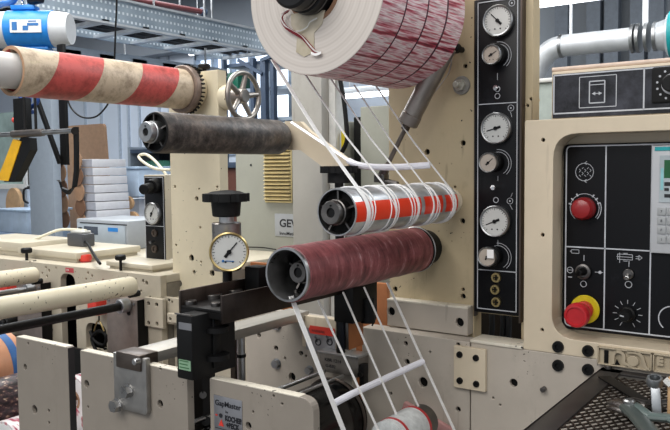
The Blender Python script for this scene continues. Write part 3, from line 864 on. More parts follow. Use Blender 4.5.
# ---- display box on top of the console
Yb = 1.285
db = thing('display_box', 'long black fronted display box with cream rim above the console', 'display box', (P(552, 100, Yb).x, Yb, zt))
dx0 = P(551.5, 95, Yb).x; dzt = P(600, 68, Yb).z
part('case', MB().box((dx0, Yb, zt+.0006), (dx0+.5, Yb+.18, dzt), .002), 'console', db)
part('black_front', MB().box((dx0+.003, Yb-.003, zt+.003), (dx0+.5, Yb, P(600, 71, Yb).z)), 'panel2', db)
L = MB(); Yq = Yb-.0036
def q3(px, py): return P(px, py, Yq)
u0, u1 = q3(553.5, 95).x, dx0+.5; w1, w0 = q3(600, 72).z, q3(600, 111.5).z
for z in (w1, w0): L.box((u0, Yq, z-.0012), (u1, Yq+.0006, z+.0012))
for px in (553.8, 643.8): x = q3(px, 95).x; L.box((x-.0012, Yq, w0), (x+.0012, Yq+.0006, w1))
def rectlines(tl, br, ww):
    a, b = q3(*tl), q3(*br)
    for z in (a.z, b.z): L.box((a.x, Yq, z-ww), (b.x, Yq+.0006, z+ww))
    for x in (a.x, b.x): L.box((x-ww, Yq, b.z), (x+ww, Yq+.0006, a.z))
rectlines((579.5, 77.3), (616, 106), .0006); rectlines((589.5, 81.5), (604.5, 102.3), .0009)
a = q3(589.5, 85); b = q3(604.5, 85); L.box((a.x, Yq, a.z-.0006), (b.x, Yq+.0006, a.z+.0006))
a, b = q3(592.5, 93.7), q3(601.5, 93.3); b.z = a.z; L.obox(a, b, .0012, .0006, up=NEG)
for e_, sg in ((a, 1), (b, -1)):
    L.prism([e_+Vector((-.001*sg, 0, 0)), e_+Vector((.0045*sg, 0, .003)), e_+Vector((.0045*sg, 0, -.003))], (0, -.0006, 0))
part('printed_lines', L, 'line', db, smooth=0)
a, b = q3(652.3, 65.5), q3(700, 103)
dl = part('selector_plate', plate_mesh(roundpoly([Vector(p) for p in ((a.x, q3(660, 67).z), (a.x+.12, q3(660, 67).z), (a.x+.12, q3(660, 103).z), (a.x, q3(660, 103).z))], .004), Yb-.006, .003), 'black', db)
c = P(673, 84, Yb-.006)
kb = MB()
for A in (120, 145, 170, 195, 220, 245): d = Vector((math.cos(R_(A)), 0, math.sin(R_(A)))); kb.cyl(c+d*15*S(c), c+d*15*S(c)+NEG*.001, .0018, n=10)
part('scale_dots', kb, 'line', dl)
part('selector_knob', MB().cyl(c, c+NEG*.004, 10.5*S(c), n=40), 'line', dl)
part('selector_grip', MB().cyl(c+NEG*.004, c+NEG*.022, 8.4*S(c), n=40, bev=.002), 'black', dl)
a = Vector((dx0-.004, Yb+.01, dzt+.006)); a = Vector((dx0-.002, Yb+.01, dzt+.0044)); b = a+Vector((.52, 0, 0))
single('conduit_pipe', MB().cyl(a, b, .0042, n=16), 'pinkpipe', 'thin pinkish beige conduit lying along the top of the display box', 'pipe', tuple(a))

# ---- cast maker's plate in two panels, under the console
def castplate(px0_, px1_, shapes, label):
    Yn = YC-.006
    a, b = P(px0_, 347, Yn), P(px1_, 347, Yn); z1_, z0_ = P(598, 346.0, Yn).z, P(598, 363.5, Yn).z
    t = thing('cast_nameplate', label, 'nameplate', (a.x, YC, z0_))
    W, H = b.x-a.x, z1_-z0_
    part('backing', MB().box((a.x, Yn+.001, z0_), (b.x, YC, z1_)), 'cast', t)
    fr = MB(); e_ = .0022
    for q in (((a.x, z0_), (b.x, z0_+e_)), ((a.x, z1_-e_), (b.x, z1_)), ((a.x, z0_), (a.x+e_, z1_)), ((b.x-e_, z0_), (b.x, z1_))):
        fr.box((q[0][0], Yn-.004, q[0][1]), (q[1][0], Yn+.001, q[1][1]), .0004)
    part('raised_rim', fr, 'cast', t)
    shapes(t, a, W, H, z0_, Yn); return t
def sh1(t, a, W, H, z0_, Yn):
    v = lambda u, w_: Vector((a.x+u*W, Yn-.001, z0_+w_*H))
    part('dark_bar', MB().box(v(.12, .1), v(.2, .82)+Vector((0, .0015, 0)), .0004), 'hole', t)
    th_, wl = .006, H*.16
    mb = MB()
    def band(pts, w_): 
        pts = spline([v(*p) for p in pts], 6)
        mb.ribbon(pts, [ (pts[min(i+1, len(pts)-1)]-pts[max(i-1, 0)]).cross(Vector((0, 1, 0))) for i in range(len(pts))], w_, th_)
    band([(.3, .12), (.3, .6), (.36, .84), (.46, .8), (.5, .6), (.5, .3), (.6, .12)], wl)
    band([(.52, .1), (.6, .08), (.66, .12)], wl*.6)
    band([(.56, .9), (.72, .92), (.82, .75), (.86, .45), (.9, .15), (.96, .1)], wl)
    part('raised_letters', mb, 'cast', t)
    c = v(.66, .42); part('raised_disc', MB().cyl(c+Vector((0, .002, 0)), c+NEG*.003, H*.3, n=30, bev=.0008), 'cast', t)
    c = v(.34, .2); part('dark_wedge', MB().prism([v(.33, .1), v(.42, .1), v(.36, .42)], (0, -.001, 0)), 'hole', t)
def sh2(t, a, W, H, z0_, Yn):
    text('E', H*.62, 'cast', t, (a.x+.006, Yn-.002, z0_+H*.42), name='raised_letter', ext=.002, bold=.0012)
    text('R', H*.62, 'cast', t, (a.x+.034, Yn-.002, z0_+H*.42), name='raised_letter', ext=.002, bold=.0012)
castplate(598, 652.5, sh1, 'cast cream plate with a stylised raised logo, above the mesh tray')
castplate(653.5, 690, sh2, 'cast cream plate with the raised letter E at the right edge')

# ---- mesh tray
zs = P(600, 366.5, YC).z
tx0 = P(600, 366.5, YC).x+.004; tx1 = tx0+.36; ty0 = .55; ty1 = YC-.003
t = thing('mesh_tray', 'dark expanded metal tool tray fixed under the console at lower right', 'tray', (tx0, ty1, zs))
rim = MB(); rw = .035
rim.box((tx0, ty0, zs-.004), (tx0+rw, ty1, zs), .001).box((tx0, ty1-.022, zs-.004), (tx1, ty1, zs), .001).box((tx0, ty0, zs-.004), (tx1, ty0+rw, zs))
rim.box((tx0, ty0, zs-.03), (tx0+.003, ty1, zs))
part('rim', rim, plain('worn_dark_rim', '#2c2928', .45, .1, .3), t)
mesh = MB(); ax0, ax1, ay0, ay1 = tx0+rw-.004, tx1, ty0+.03, ty1-.02
p_ = .0135; q_ = .020
nx = int((ax1-ax0)/p_); ny = int((ay1-ay0)/q_)
for i in range(nx):
    pts = []
    for j in range(ny*2+1):
        pts.append((ax0+i*p_+(p_*.42 if j % 2 else -p_*.0)+.002, ay0+j*q_/2, zs-.003))
    mesh.ribbon(pts, (1, 0, 0), .0026, .0022)
    pts = [(ax0+i*p_+(p_*.58 if j % 2 else p_)+.002, ay0+j*q_/2, zs-.003) for j in range(ny*2+1)]
    mesh.ribbon(pts, (1, 0, 0), .0026, .0022)
part('expanded_mesh', mesh, 'bsteel', t, smooth=0)
part('cross_strap', MB().obox((tx0+.02, ty1-.06, zs+.0015), (tx0+.13, ty1-.19, zs+.0015), .02, .002), 'blackm', t)
part('bracket_screw', MB().cyl((tx0+.012, ty1-.006, zs), (tx0+.012, ty1-.006, zs+.006), .006, n=14, bev=.001), 'dsteel', t)

# tools on the tray
M['spanner_steel'] = metal('grey_spanner_steel', '#a9adb0', .38, .15)
def onz(px, py, h=0): return P(px, py, Z=zs+h)
b0 = P(657, 416, Z=zs+.006); top = P(654.8, 379.5, Y=b0.y+.012)
t = thing('ring_spanner', 'chrome ring spanner standing upright on the mesh tray', 'spanner', tuple(b0))
r = 8*S(top); d = (top-b0).normalized(); tc = (CAM-top).normalized(); tilt = (Vector((0, 0, 1))*1.0+tc*.35).normalized()
part('shank', MB().obox(b0-d*.004, top-d*r*.3, .0125, .008, up=tc, bev=.002), 'spanner_steel', t)
part('ring_head', MB().lathe(top-tilt*.009, tilt, [(r*.62, 0), (r*.9, 0), (r, .003), (r, .009), (r*.9, .012), (r*.64, .012)], 36, closed=True), 'spanner_steel', t)
part('ring_bore', MB().cyl(top-tilt*.006, top-tilt*.0045, r*.62, n=12), 'blackm', t)
# water pump pliers
A = onz(606.5, 402, .012); B = onz(629, 408, .014); C1 = onz(654, 436, .012); C2 = onz(668, 418, .012); D = onz(683, 424, .012)
t = thing('pliers', 'dark steel pliers lying with pointed jaws towards the upright, on the mesh tray', 'pliers', tuple(onz(630, 410)))
def taper(mb, pts, rs, n=12, flat=.55):
    rings = []
    for i, (p, r) in enumerate(zip(pts, rs)):
        p = Vector(p); d = (Vector(pts[min(i+1, len(pts)-1)])-Vector(pts[max(i-1, 0)])).normalized()
        u = d.cross(Vector((0, 0, 1))).normalized(); w_ = d.cross(u)
        rings.append([mb.bm.verts.new(p+u*r*math.cos(2*PI*k/n)+w_*r*flat*math.sin(2*PI*k/n)) for k in range(n)])
    for a_, b_ in zip(rings, rings[1:]):
        for k in range(n): j = (k+1) % n; mb.bm.faces.new((a_[k], a_[j], b_[j], b_[k]))
    mb.bm.faces.new(rings[0][::-1]); mb.bm.faces.new(rings[-1]); return mb
m1 = A.lerp(B, .35); m2 = A.lerp(B, .75)
part('jaw', taper(MB(), [A, m1+Vector((0, .004, 0)), m2+Vector((0, .006, 0)), B+Vector((.004, .004, 0))], [.0016, .011, .016, .017]), 'dsteel', t)
part('jaw', taper(MB(), [A+Vector((.002, -.006, -.004)), m1+Vector((0, -.008, -.003)), m2+Vector((0, -.007, -.003)), B+Vector((.004, -.004, -.003))], [.0014, .007, .010, .013]), 'dsteel', t)
part('pivot', MB().cyl(B+Vector((0, 0, -.006)), B+Vector((0, 0, .012)), .008, n=20, bev=.002), 'steel', t)
part('handle', taper(MB(), [B, B.lerp(C1, .3), B.lerp(C1, .7), C1, C1+(C1-B)*.6], [.014, .011, .012, .013, .012]), plain('dark_green_grip', '#3e4644', .35), t)
part('handle', taper(MB(), [B+Vector((.004, .004, 0)), onz(650, 417, .014), C2, D, D+(D-C2)*1.2], [.014, .010, .010, .011, .011]), plain('grey_green_grip', '#566361', .3), t)
# second dark tool lying behind the pliers
E1 = onz(640, 404, .010); E2 = onz(672, 402, .010)
t = thing('adjustable_wrench', 'dark adjustable wrench lying behind the pliers, beside the upright spanner', 'wrench', tuple(E1))
part('handle', taper(MB(), [E1, E1.lerp(E2, .3), E2, E2+(E2-E1)], [.009, .0065, .007, .008]), 'dsteel', t)
part('head', taper(MB(), [E1+Vector((-.022, -.002, 0)), E1+Vector((-.01, 0, 0)), E1+Vector((.008, 0, 0))], [.006, .013, .010]), 'dsteel', t)
# wooden-handled brush / post at the right border
p = onz(678, 420)
t = thing('wooden_strip', 'upright pale brown wooden strip at the right edge of the mesh tray', 'strip', tuple(p))
part('strip', MB().box((p.x-.012, p.y-.01, zs+.0005), (p.x+.03, p.y+.012, P(670, 376, Y=p.y).z), .002), 'wood', t)
part('white_tip', MB().obox(P(665, 379, Y=p.y-.013), P(671, 385, Y=p.y-.013), .008, .006), 'white', t)
# ============================================================ rollers, reel and strips
Yv = Vector((0, 1, 0))
def axis_thing(name, label, cat, px, py, Yn, group=None):
    c = P(px, py, Yn); return thing(name, label, cat, tuple(c), group), c

# ---- the big reel
YR0, YR1 = .955, 1.225
t, c = axis_thing('paper_reel', 'big reel of red and white printed label web with a white wound front face', 'reel', 313.5, -9.5, YR0)
c2 = Vector((c.x, YR1, c.z)); RR = 83.5*S(c)
web = MB(); W_ = YR1-YR0; pf = [(.050, 0), (RR-.001, 0), (RR, .001)]
n_l = 4
for k in range(n_l):
    ya, yb = W_*k/n_l, W_*(k+1)/n_l
    pf += [(RR, ya+.0015), (RR, yb-.0015)]
    if k < n_l-1: pf += [(RR-.0012, yb-.0006), (RR-.0012, yb+.0006)]
pf += [(RR, W_-.0005), (.050, W_)]
part('printed_web', web.lathe(c+Yv*.0015, Yv, pf, 96), 'rollweb', t)
fa = MB().lathe(c, Yv, [(.047, .0035), (.047, 0)] + [(.047+(RR-.0475)*k/60, (0 if k % 2 else .00025)) for k in range(1, 61)]+[(RR-.0005, .003)], 96)
part('wound_face', fa, 'rolledge', t)
part('core_ring', MB().lathe(c, Yv, [(.0435, .01), (.0435, -.001), (.050, -.001), (.050, .01)], 48), 'cardd', t)
# shaft with expanding hub
sh, c = axis_thing('reel_shaft', 'dark expanding shaft through the middle of the big printed reel', 'shaft', 312.5, -10.5, YR0)
a = c-Yv*.055
part('hub', MB().lathe(a, Yv, [(0, .006), (.018, .006), (.019, 0), (.034, 0), (.038, .003), (.038, .02), (.035, .022), (.035, .030), (.040, .032), (.040, .07), (.035, .09), (.035, Y0-YR0+.06)], 48), 'core_black', sh)
part('hub_ring', MB().torus(a+Yv*.026, Yv, .0365, .0018), 'dsteel', sh)
part('hub_ring', MB().torus(a+Yv*.046, Yv, .0402, .0012), 'dsteel', sh)
part('end_cap', MB().cyl(a-Yv*.004, a+Yv*.005, .013, n=24, bev=.002), 'dsteel', sh)
# loose printed strip dangling on the wound face, and a painted reflection patch
Yf = YR0-.006
tp = [(289, 11), (283.5, 14.5), (282, 20), (286, 27), (294, 32.5), (303, 38), (310, 46), (315, 51.5), (320, 53.5)]
pts = [P(*q, Yf-.004*math.sin(i*.7)) for i, q in enumerate(tp)]
t = thing('loose_strip', 'twisted dark red strip of web dangling on the white face of the big reel', 'strip', tuple(pts[4]))
part('dark_side', MB().ribbon(pts, Vector((1, -.3, .7)), .0058, .0014, 5), plain('dark_maroon_strip', '#7d1f2a', .4), t)
part('white_side', MB().ribbon([p+Vector((-.001, -.001, .002)) for p in pts], Vector((1, -.6, .9)), .0028, .0006, 5), 'white', t)
part('white_curl', MB().ribbon([P(*q, Yf) for q in ((295, 31.5), (301, 30.5), (307, 27), (310, 22), (317, 18))], Vector((0, -.5, 1)), .0022, .0006, 5), 'white', t)
part('frayed_end', MB().ribbon([P(*q, Yf) for q in ((311, 53), (316, 54.5), (321, 52.5))], Vector((0, 0, 1)), .004, .0008, 4), 'paper', t)
tpc = [P(*q, YR0-.0012) for q in ((291, 14), (325, 10), (322, 24), (314, 33), (314, 52), (304, 57), (296, 52), (297, 36), (291, 25))]
tm = N('beige_reflection'); tm.col(tm.ramp(tm.noise(18, 3), [(.4, rgb('#aca28c')), (.6, rgb('#c8beab'))])); tm.set(.2)  # soft reflection on the reel face painted as a beige patch
single('reflection_patch', MB().prism(tpc, (0, .0007, 0)), tm.m, 'beige patch painted as a soft reflection on the white reel face below the hub', 'tape', tuple(tpc[5]), smooth=0)

# ---- hub with spokes seen in open cores
def core_hub(parent, c, R, depth, mat='core_black', ring_mat='steel', rh=.5):
    """chuck at the near end: outer rim, five spokes, steel collar, dark bore"""
    part('chuck_disc', MB().cyl(c+Yv*depth, c+Yv*(depth+.006), R*.98, n=40), 'hole', parent)
    sp = MB()
    for k in range(5):
        A = R_(20+72*k); d = Vector((math.cos(A), 0, math.sin(A)))
        part('spoke', MB().obox(c+d*R*rh*.8+Yv*(depth-.004), c+d*R*.97+Yv*(depth-.004), .003, .008, up=Yv), mat if mat != 'core_black' else 'dsteel', parent)
    part('collar', MB().lathe(c+Yv*(depth-.03), Yv, [(R*.22, .012), (R*.22, .001), (R*rh*.85, 0), (R*rh*.92, .003), (R*rh*.92, .012), (R*rh, .013), (R*rh, .034)], 40), ring_mat, parent)
    part('bore', MB().cyl(c+Yv*(depth-.026), c+Yv*(depth-.018), R*.23, n=24), 'black', parent)
    part('screw', MB().cyl(c+Yv*(depth-.031)+Vector((R*.02, 0, R*.42*.75)), c+Yv*(depth-.027)+Vector((R*.02, 0, R*.42*.75)), R*.04, n=10), 'black', parent)

# ---- maroon roller
Yn = .875
t, c = axis_thing('maroon_roller', 'thick dark red wound roller with an open metal near end, lowest of the big rollers', 'roller', 287.3, 274.7, Yn)
R = 28.6*S(c)
Lr = 1.262-Yn
prof = [(R*.9, .001), (R*.96, .001)] 
k = 0; ys = [0.004, .03, .045, .08, .12, .17, .19, .26, .30, .315, .35, .40, Lr]
pf = [(R*.965, .003)]
for i, y in enumerate(ys): pf.append((R*(1.0-.010*(i % 3)+.003*(i % 2)), y))
pf.append((R*.9, Lr))
part('wound_layer', MB().lathe(c, Yv, pf, 72), 'maroon', t)
part('metal_tube', MB().lathe(c, Yv, [(R*.86, .20), (R*.86, .002), (R*.88, -.002), (R*.955, -.002), (R*.965, .004)], 72), 'steel', t)
core_hub(t, c, R*.84, .055, rh=.5, ring_mat='dsteel')
part('red_glint', MB().cyl(c+Vector((.0, .062, -R*.62)), c+Vector((0, .07, -R*.62)), .004, n=12), 'redcap', t)  # small red disc put in as a glint inside the tube
# collar at the wall
cw = Vector((c.x, 0, c.z))
o = thing('roller_bearing', 'black bearing collar holding the maroon roller on the cream upright', 'bearing', (c.x, Y0, c.z))
part('collar', MB().lathe((c.x, 1.264, c.z), Yv, [(R*.3, 0), (R*.96, 0), (R*1.0, .003), (R*1.0, .018), (R*.8, .02), (R*.8, Y0-1.265), (R*.3, Y0-1.265)], 48), 'black', o)
part('snap_ring', MB().torus((c.x, 1.274, c.z), Yv, R*1.0, .0016), 'steel', o)

# ---- silver roller
Yn = .93
t, c = axis_thing('foil_roller', 'silver foil covered roller with a broken red band, above the maroon roller', 'roller', 337.0, 212.2, Yn)
R = 24.3*S(c); Lr = Y0-.045-Yn; SILV = (c.copy(), R)
part('foil_cover', MB().lathe(c, Yv, [(R*.93, .001), (R*.99, .001), (R, .004), (R, Lr-.01), (R*.98, Lr), (R*.5, Lr)], 72), 'foil', t)
part('near_rim', MB().tubec(c-Yv*.001, c+Yv*.05, R*.985, R*.93), 'steel', t)
core_hub(t, c, R*.93, .012, rh=.58, ring_mat='dsteel')
for dy, rr in ((Lr, .7), (Lr+.014, .5)):
    part('wall_collar', MB().cyl(c+Yv*dy, c+Yv*(dy+.010), R*rr, n=36, bev=.001), 'black' if rr < .6 else 'dsteel', t)
part('journal', MB().cyl(c+Yv*(Lr+.02), c+Yv*(Lr+.0445), R*.3, n=24), 'steel', t)
o = single('bearing_ring', MB().lathe((c.x, Y0-.004, c.z), Yv, [(R*.35, 0), (R*.62, 0), (R*.66, .0015), (R*.66, .0035), (R*.35, .0035)], 44), 'console', 'cream bearing ring on the upright at the far end of the silver roller', 'bearing', (c.x, Y0, c.z))
# strip wound round the silver roller
wd_ = MB(); rnd = random.Random(3)
for i in range(15):
    y = Yn+.045+(Lr-.07)*(i//3)/4.0+rnd.uniform(-.014, .014); tl = rnd.uniform(-.012, .016); ph = rnd.uniform(0, 6)
    n_ = 36; pts = []
    for k in range(n_+1):
        A = 2*PI*k/n_; pts.append(Vector((c.x+(R+.0010)*math.cos(A), min(max(y+tl*math.sin(A+ph), Yn+.004), Yn+Lr-.012), c.z+(R+.0010)*math.sin(A))))
    wd_.tube(pts, .0011, 5, 0)
o = single('wound_waste_strip', wd_, 'paper', 'thin white waste strips wound many times round the silver foil roller', 'strip', tuple(c)); o['kind'] = 'stuff'
for i, (px, w_, tl) in enumerate(((364, .0055, .006), (398, .003, .012), (452, .003, -.004))):
    pass

# ---- strips of waste web from the reel to the rollers
def Ysil(px):           # depth on the silver roller whose near-right flank stands at px
    lo, hi = .9, 1.35
    for _ in range(30):
        m_ = (lo+hi)/2; q = Vector((c.x+R*.75, m_, c.z+R*.65)); v = ROT.inverted() @ (q-CAM)
        if 335+F*v.x/-v.z < px: lo = m_
        else: hi = m_
    return (lo+hi)/2
ups = [((272.5, 60), .965, (300, 106), (362, 205), .0078), ((305, 74), 1.03, (319, 100), (390, 203), .0036), ((331, 79), 1.09, (347, 108), (413, 202), .0034),
       ((354, 85), 1.15, (366, 106), (428, 197), .0032), ((376, 86), 1.21, (398, 115), (450, 196), .0042)]
names = ['broad white strip from the big reel to the near end of the silver roller',
         'thin white strip from the big reel to the silver roller, second from the left', 'thin white strip from the big reel to the silver roller, middle one of five',
         'thin white strip from the big reel to the silver roller, crossing the grey cylinder rod', 'thin white strip from the big reel to the far end of the silver roller']
for (s0, ys_, mid, e0, w_), nm in zip(ups, names):
    ye = Ysil(e0[0])
    a = P(*s0, ys_); b = P(*e0, ye)
    # lay the end on the surface of the silver roller and wrap it down the flank
    q = Vector((c.x, ye, c.z)); A0 = math.atan2(b.z-c.z, b.x-c.x); 
    pts = [a, a.lerp(b, .5)]
    A0 = min(max(A0, .7), 1.3)
    for k in range(14):
        A = A0-k*.19; pts.append(Vector((c.x+(R+.0018)*math.cos(A), ye+.0006*k, c.z+(R+.0018)*math.sin(A))))
    single('waste_strip', MB().ribbon(pts, (0, 1, .0), w_*1.2, .0014), 'paper', nm, 'strip', tuple(b), 'waste strips running down from the big reel')
# strips below the maroon roller, to the rewinder
lows = [((291, 296), .885, (345, 434), .80+.13, .0085), ((318, 300), .99, (380, 434), 1.0, .0036), ((343, 292), 1.07, (405, 434), 1.08, .0036),
        ((364, 287), 1.15, (431, 434), 1.15, .0036), ((387, 282), 1.22, (457, 436), 1.22, .0055)]
names = ['broad white strip running down from the near end of the maroon roller', 'thin white strip below the maroon roller, passing in front of the black sensor housing',
         'thin white strip below the maroon roller, middle one of five', 'thin white strip below the maroon roller, fourth from left, reaching the small label reel', 'thin white strip below the far end of the maroon roller, rightmost of five']
for (s0, ya, e0, yb, w_), nm in zip(lows, names):
    a = P(*s0, ya); b = P(*e0, yb)
    b2 = b+(b-a)*.25
    single('waste_strip', MB().ribbon([a, b, b2], (0, 1, 0), w_*1.2, .0014), 'paper', nm, 'strip', tuple(a), 'waste strips running down from the maroon roller')
# milky bundled cross strips
t = single('twisted_cross_strip', MB().ribbon([P(291, 122, 1.29), P(318, 140, 1.25), P(349, 161, 1.2)], Vector((.3, 1, .6)), .006, .001).tube([P(349, 161, 1.2), P(358, 165, 1.19), P(375, 167, 1.2), P(400, 167, 1.22), P(430, 165, 1.24)], .0062, 10, 5), 'cloud', 'milky twisted strip crossing level under the big reel, in front of the cylinder rod', 'strip', tuple(P(349, 161, 1.2)))
t = single('twisted_cross_strip', MB().tube([P(334, 403.5, .96), P(352, 394, 1.0), P(380, 381, 1.08), P(403, 370.5, 1.15), P(423, 361.5, 1.2)], .0058, 10, 5), 'cloud', 'milky twisted strip crossing the lower strips beside the black drum', 'strip', tuple(P(334, 403, .96)))

# ---- grey-brown worn roller on a long shaft
Yn = .95
t, c = axis_thing('worn_roller', 'worn dark brown and grey roller with a spoked near end, left of the reel', 'roller', 154.3, 132.3, Yn)
R = 20.8*S(c); Lr = 1.318-Yn
part('roller_cover', MB().lathe(c, Yv, [(R*.9, .0015), (R*.97, .0015), (R, .005), (R, Lr-.012), (R*.9, Lr), (R*.2, Lr+.002)], 72), 'worn', t)
part('near_rim', MB().tubec(c, c+Yv*.04, R*.96, R*.87), 'blackm', t)
core_hub(t, c, R*.88, .008, rh=.62, ring_mat='zinc')
part('shaft', MB().cyl(c+Yv*Lr, c+Yv*(Lr+.0165), R*.55, n=24), 'blackm', t)
WORN = (c.copy(), R, Lr)

# ---- striped core at upper left
Yn = .84
t, c = axis_thing('striped_core', 'cardboard core with red and white spiral stripes on a white tube, upper left', 'core', 10.5, 70.8, Yn)
R = 24.9*S(c); Lr = 1.285-Yn
part('spiral_tube', MB().lathe(c, Yv, [(R*.86, .06), (R*.86, 0), (R, 0), (R, Lr), (R*.86, Lr)], 80), 'spiral', t)
part('tube_end', MB().lathe(c-Yv*.0006, Yv, [(R*.86, .0), (R*.86, 0), (R*.99, 0), (R*.99, .0005)], 64), 'card', t)
t2 = thing('white_tube', 'smooth white tube sticking out of the striped core at the left edge', 'tube', tuple(c-Yv*.1))
part('tube', MB().lathe(c-Yv*.30, Yv, [(0, 0), (R*.70, 0), (R*.72, .003), (R*.72, .42), (0, .42)], 56), plain('smooth_white_tube', '#c9c7c4', .35, var=.04), t2)
STR = (c.copy(), R, Lr)
# toothed flange between striped core and column
fc = Vector((c.x, Yn+Lr, c.z))
t = thing('toothed_flange', 'dark rusty toothed flange ring at the far end of the striped core', 'flange', tuple(fc))
part('flange_ring', MB().lathe(fc+Yv*.001, Yv, [(R*.5, 0), (R*1.15, 0), (R*1.2, .003), (R*1.2, .016), (R*.5, .016)], 56), plain('rusty_cast_ring', '#7a6a60', .5, .3, .3), t)
part('hub', MB().lathe(fc+Yv*.015, Yv, [(0, 0), (R*1.0, 0), (R*1.05, .015), (R*.9, .034), (0, .034)], 48), 'column', t)
tg = MB()
for k in range(36):
    A = 2*PI*k/36; d = Vector((math.cos(A), 0, math.sin(A)))
    tg.obox(fc+d*R*1.1+Yv*.020, fc+d*R*1.27+Yv*.020, .0035, .010, up=Yv)
part('teeth', tg, 'blackm', t)
FL = fc

# ---- pneumatic cylinder
Yc_ = 1.235
t = thing('pneumatic_cylinder', 'slanted grey pneumatic cylinder with its rod pointing down to the left, under the reel', 'cylinder', tuple(P(405, 125, Yc_)))
a, b = P(439, 62, Yc_), P(407.5, 124, Yc_); d = (b-a).normalized()
part('barrel', MB().cyl(a-d*.03, b-d*.022, .0185, n=36), metal('hazy_barrel', '#a39c96', .4, .15), t)
part('end_block', MB().cyl(b-d*.022, b+d*.0, .0195, n=36, bev=.002), metal('end_block_steel', '#98918b', .45, .15), t)
part('collar', MB().cyl(b, b+d*.012, .008, n=24), 'bsteel', t)
e_ = P(384, 172, Yc_)
part('rod', MB().cyl(b, e_, .0045, n=18), metal('hazy_rod', '#6a625c', .35, .15), t)
part('rod_end', MB().cyl(e_-d*.006, e_+d*.012, .0085, n=6), 'dsteel', t)
part('clevis', MB().box(e_+d*.014+Vector((-.012, -.008, -.008)), e_+d*.014+Vector((.012, .012, .008)), .002).cyl(e_+Vector((-.014, 0, -.014)), e_+Vector((.03, 0, -.024)), .006, n=12), 'dsteel', t)
# ============================================================ centre and left of the press
# ---- front side plates (nearest)
YF = .80
zF = (P(18, 337.5, YF).z+P(290, 394, YF).z)/2
def fplate(label, pxa, pxb, holes, cut=None, r=.003, rlast=None):
    xa, xb = P(pxa, 385, YF).x, P(pxb, 385, YF).x
    t = thing('front_plate', label, 'plate', (xa, YF, .02))
    out = roundpoly([Vector(p) for p in ((xa, zF), (xb, zF), (xb, .03), (xa, .03))], [r, rlast or r, 0, 0])
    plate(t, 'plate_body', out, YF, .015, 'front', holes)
    part('lit_worn_top_edge', MB().box((xa+.004, YF-.0003, zF-.0012), (xb-(rlast or .004)*1.1, YF+.0153, zF+.0006), .0003), 'edge', t)  # lit white of the top face put into the colour
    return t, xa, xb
t, xa, xb = fplate('shaded cream front plate at lower left, with a dark right side', 17.5, 68.5, [(25, 367, 2.6), (34.5, 409.5, 4.0), (48.6, 410.7, 1.4), (49, 423, 1.4), (28, 343.5, 1)])
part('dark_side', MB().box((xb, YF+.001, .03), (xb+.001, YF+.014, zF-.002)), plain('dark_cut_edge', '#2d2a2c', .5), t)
t, xa, xb = fplate('shaded cream front plate carrying the steel bracket and square bar', 81, 187, [(86.5, 384, 3.4), (160, 404, 3.6), (160.5, 368.5, 1.3), (88, 407, 1)])
t, xa, xb = fplate('shaded cream front plate with rounded corner and a grey maker label', 209.5, 313, [(248.3, 426, 3.4), (273.5, 396, 1), (282, 404, .9), (253, 412, .9)], rlast=.022)
# the maker's label
Yl = YF-.0012
a, b = P(213.6, 394.5, Yl), P(241.6, 394.5, Yl); z1_ = P(213.6, 394.5, Yl).z; z0_ = z1_-.075
mp = thing('maker_label', 'small grey aluminium label reading GapMaster and KOCHER+BECK on the front plate', 'label', (a.x, YF, z0_))
part('metal_plate', MB().box((a.x, Yl, z0_), (b.x, YF, z1_), .0004), 'plate_al', mp)
W = b.x-a.x; yt = Yl-.0003
text('GapMaster', W*.205, 'ink', mp, (a.x+W*.05, yt, z1_-W*.26), bold=.0002)
text('by', W*.10, 'ink', mp, (a.x+W*.42, yt, z1_-W*.42))
text('KOCHER', W*.19, 'ink', mp, (a.x+W*.40, yt, z1_-W*.62), bold=.0006, xs=.78)
text('+BECK', W*.19, 'ink', mp, (a.x+W*.44, yt, z1_-W*.80), bold=.0006, xs=.78)
part('emblem_black', MB().cyl((a.x+W*.25, yt, z1_-W*.52), (a.x+W*.25, yt-.0004, z1_-W*.52), W*.06, n=14), 'ink', mp)
part('emblem_red', MB().prism([(a.x+W*.17, yt, z1_-W*.80), (a.x+W*.35, yt, z1_-W*.80), (a.x+W*.27, yt, z1_-W*.62)], (0, -.0004, 0)).box((a.x+W*.06, yt-.0004, z1_-W*.55), (a.x+W*.13, yt, z1_-W*.51)), 'redcap', mp, smooth=0)
part('rule_line', MB().box((a.x+W*.04, yt-.0002, z1_-W*.885), (a.x+W*.95, yt, z1_-W*.87)), 'ink', mp)
text('Masch.-Nr.      Typ', W*.085, 'ink', mp, (a.x+W*.05, yt, z1_-W*1.10))
text('Bj.', W*.085, 'ink', mp, (a.x+W*.05, yt, z1_-W*1.25))

# ---- steel bracket and square bar
Yb_ = YF-.010
bk = thing('steel_bracket', 'grey steel bracket bolted to the front plate with two hex bolts', 'bracket', tuple(P(130, 420, Yb_)))
A_, B_ = P(113, 356, Yb_), P(147, 416, Yb_)
part('bracket_plate', plate_mesh(roundpoly([Vector(p) for p in ((A_.x, zF+.012), (B_.x, zF+.012), (B_.x, B_.z), (A_.x, B_.z))], [0, .002, .008, .012]), Yb_, .0098), metal('grey_flat_steel', '#a3a19e', .45, .15), bk)
for px, py in ((128.5, 391), (117.5, 405)):
    c = P(px, py, Yb_); part('hex_bolt', MB().cyl(c, c-Yv*.002, 7*S(c), n=30).cyl(c-Yv*.002, c-Yv*.011, 6.3*S(c), n=6), 'steel', bk)
sb = thing('square_bar', 'square steel bar running back from the bracket into the press', 'bar', tuple(P(127, 360, Yb_)))
c = P(127, 362, Yb_-.004); 
A_, B_ = P(115.5, 350.5, Yb_-.004), P(140, 372, Yb_-.004)
zt_ = A_.z-.001; zb_ = zt_-.024
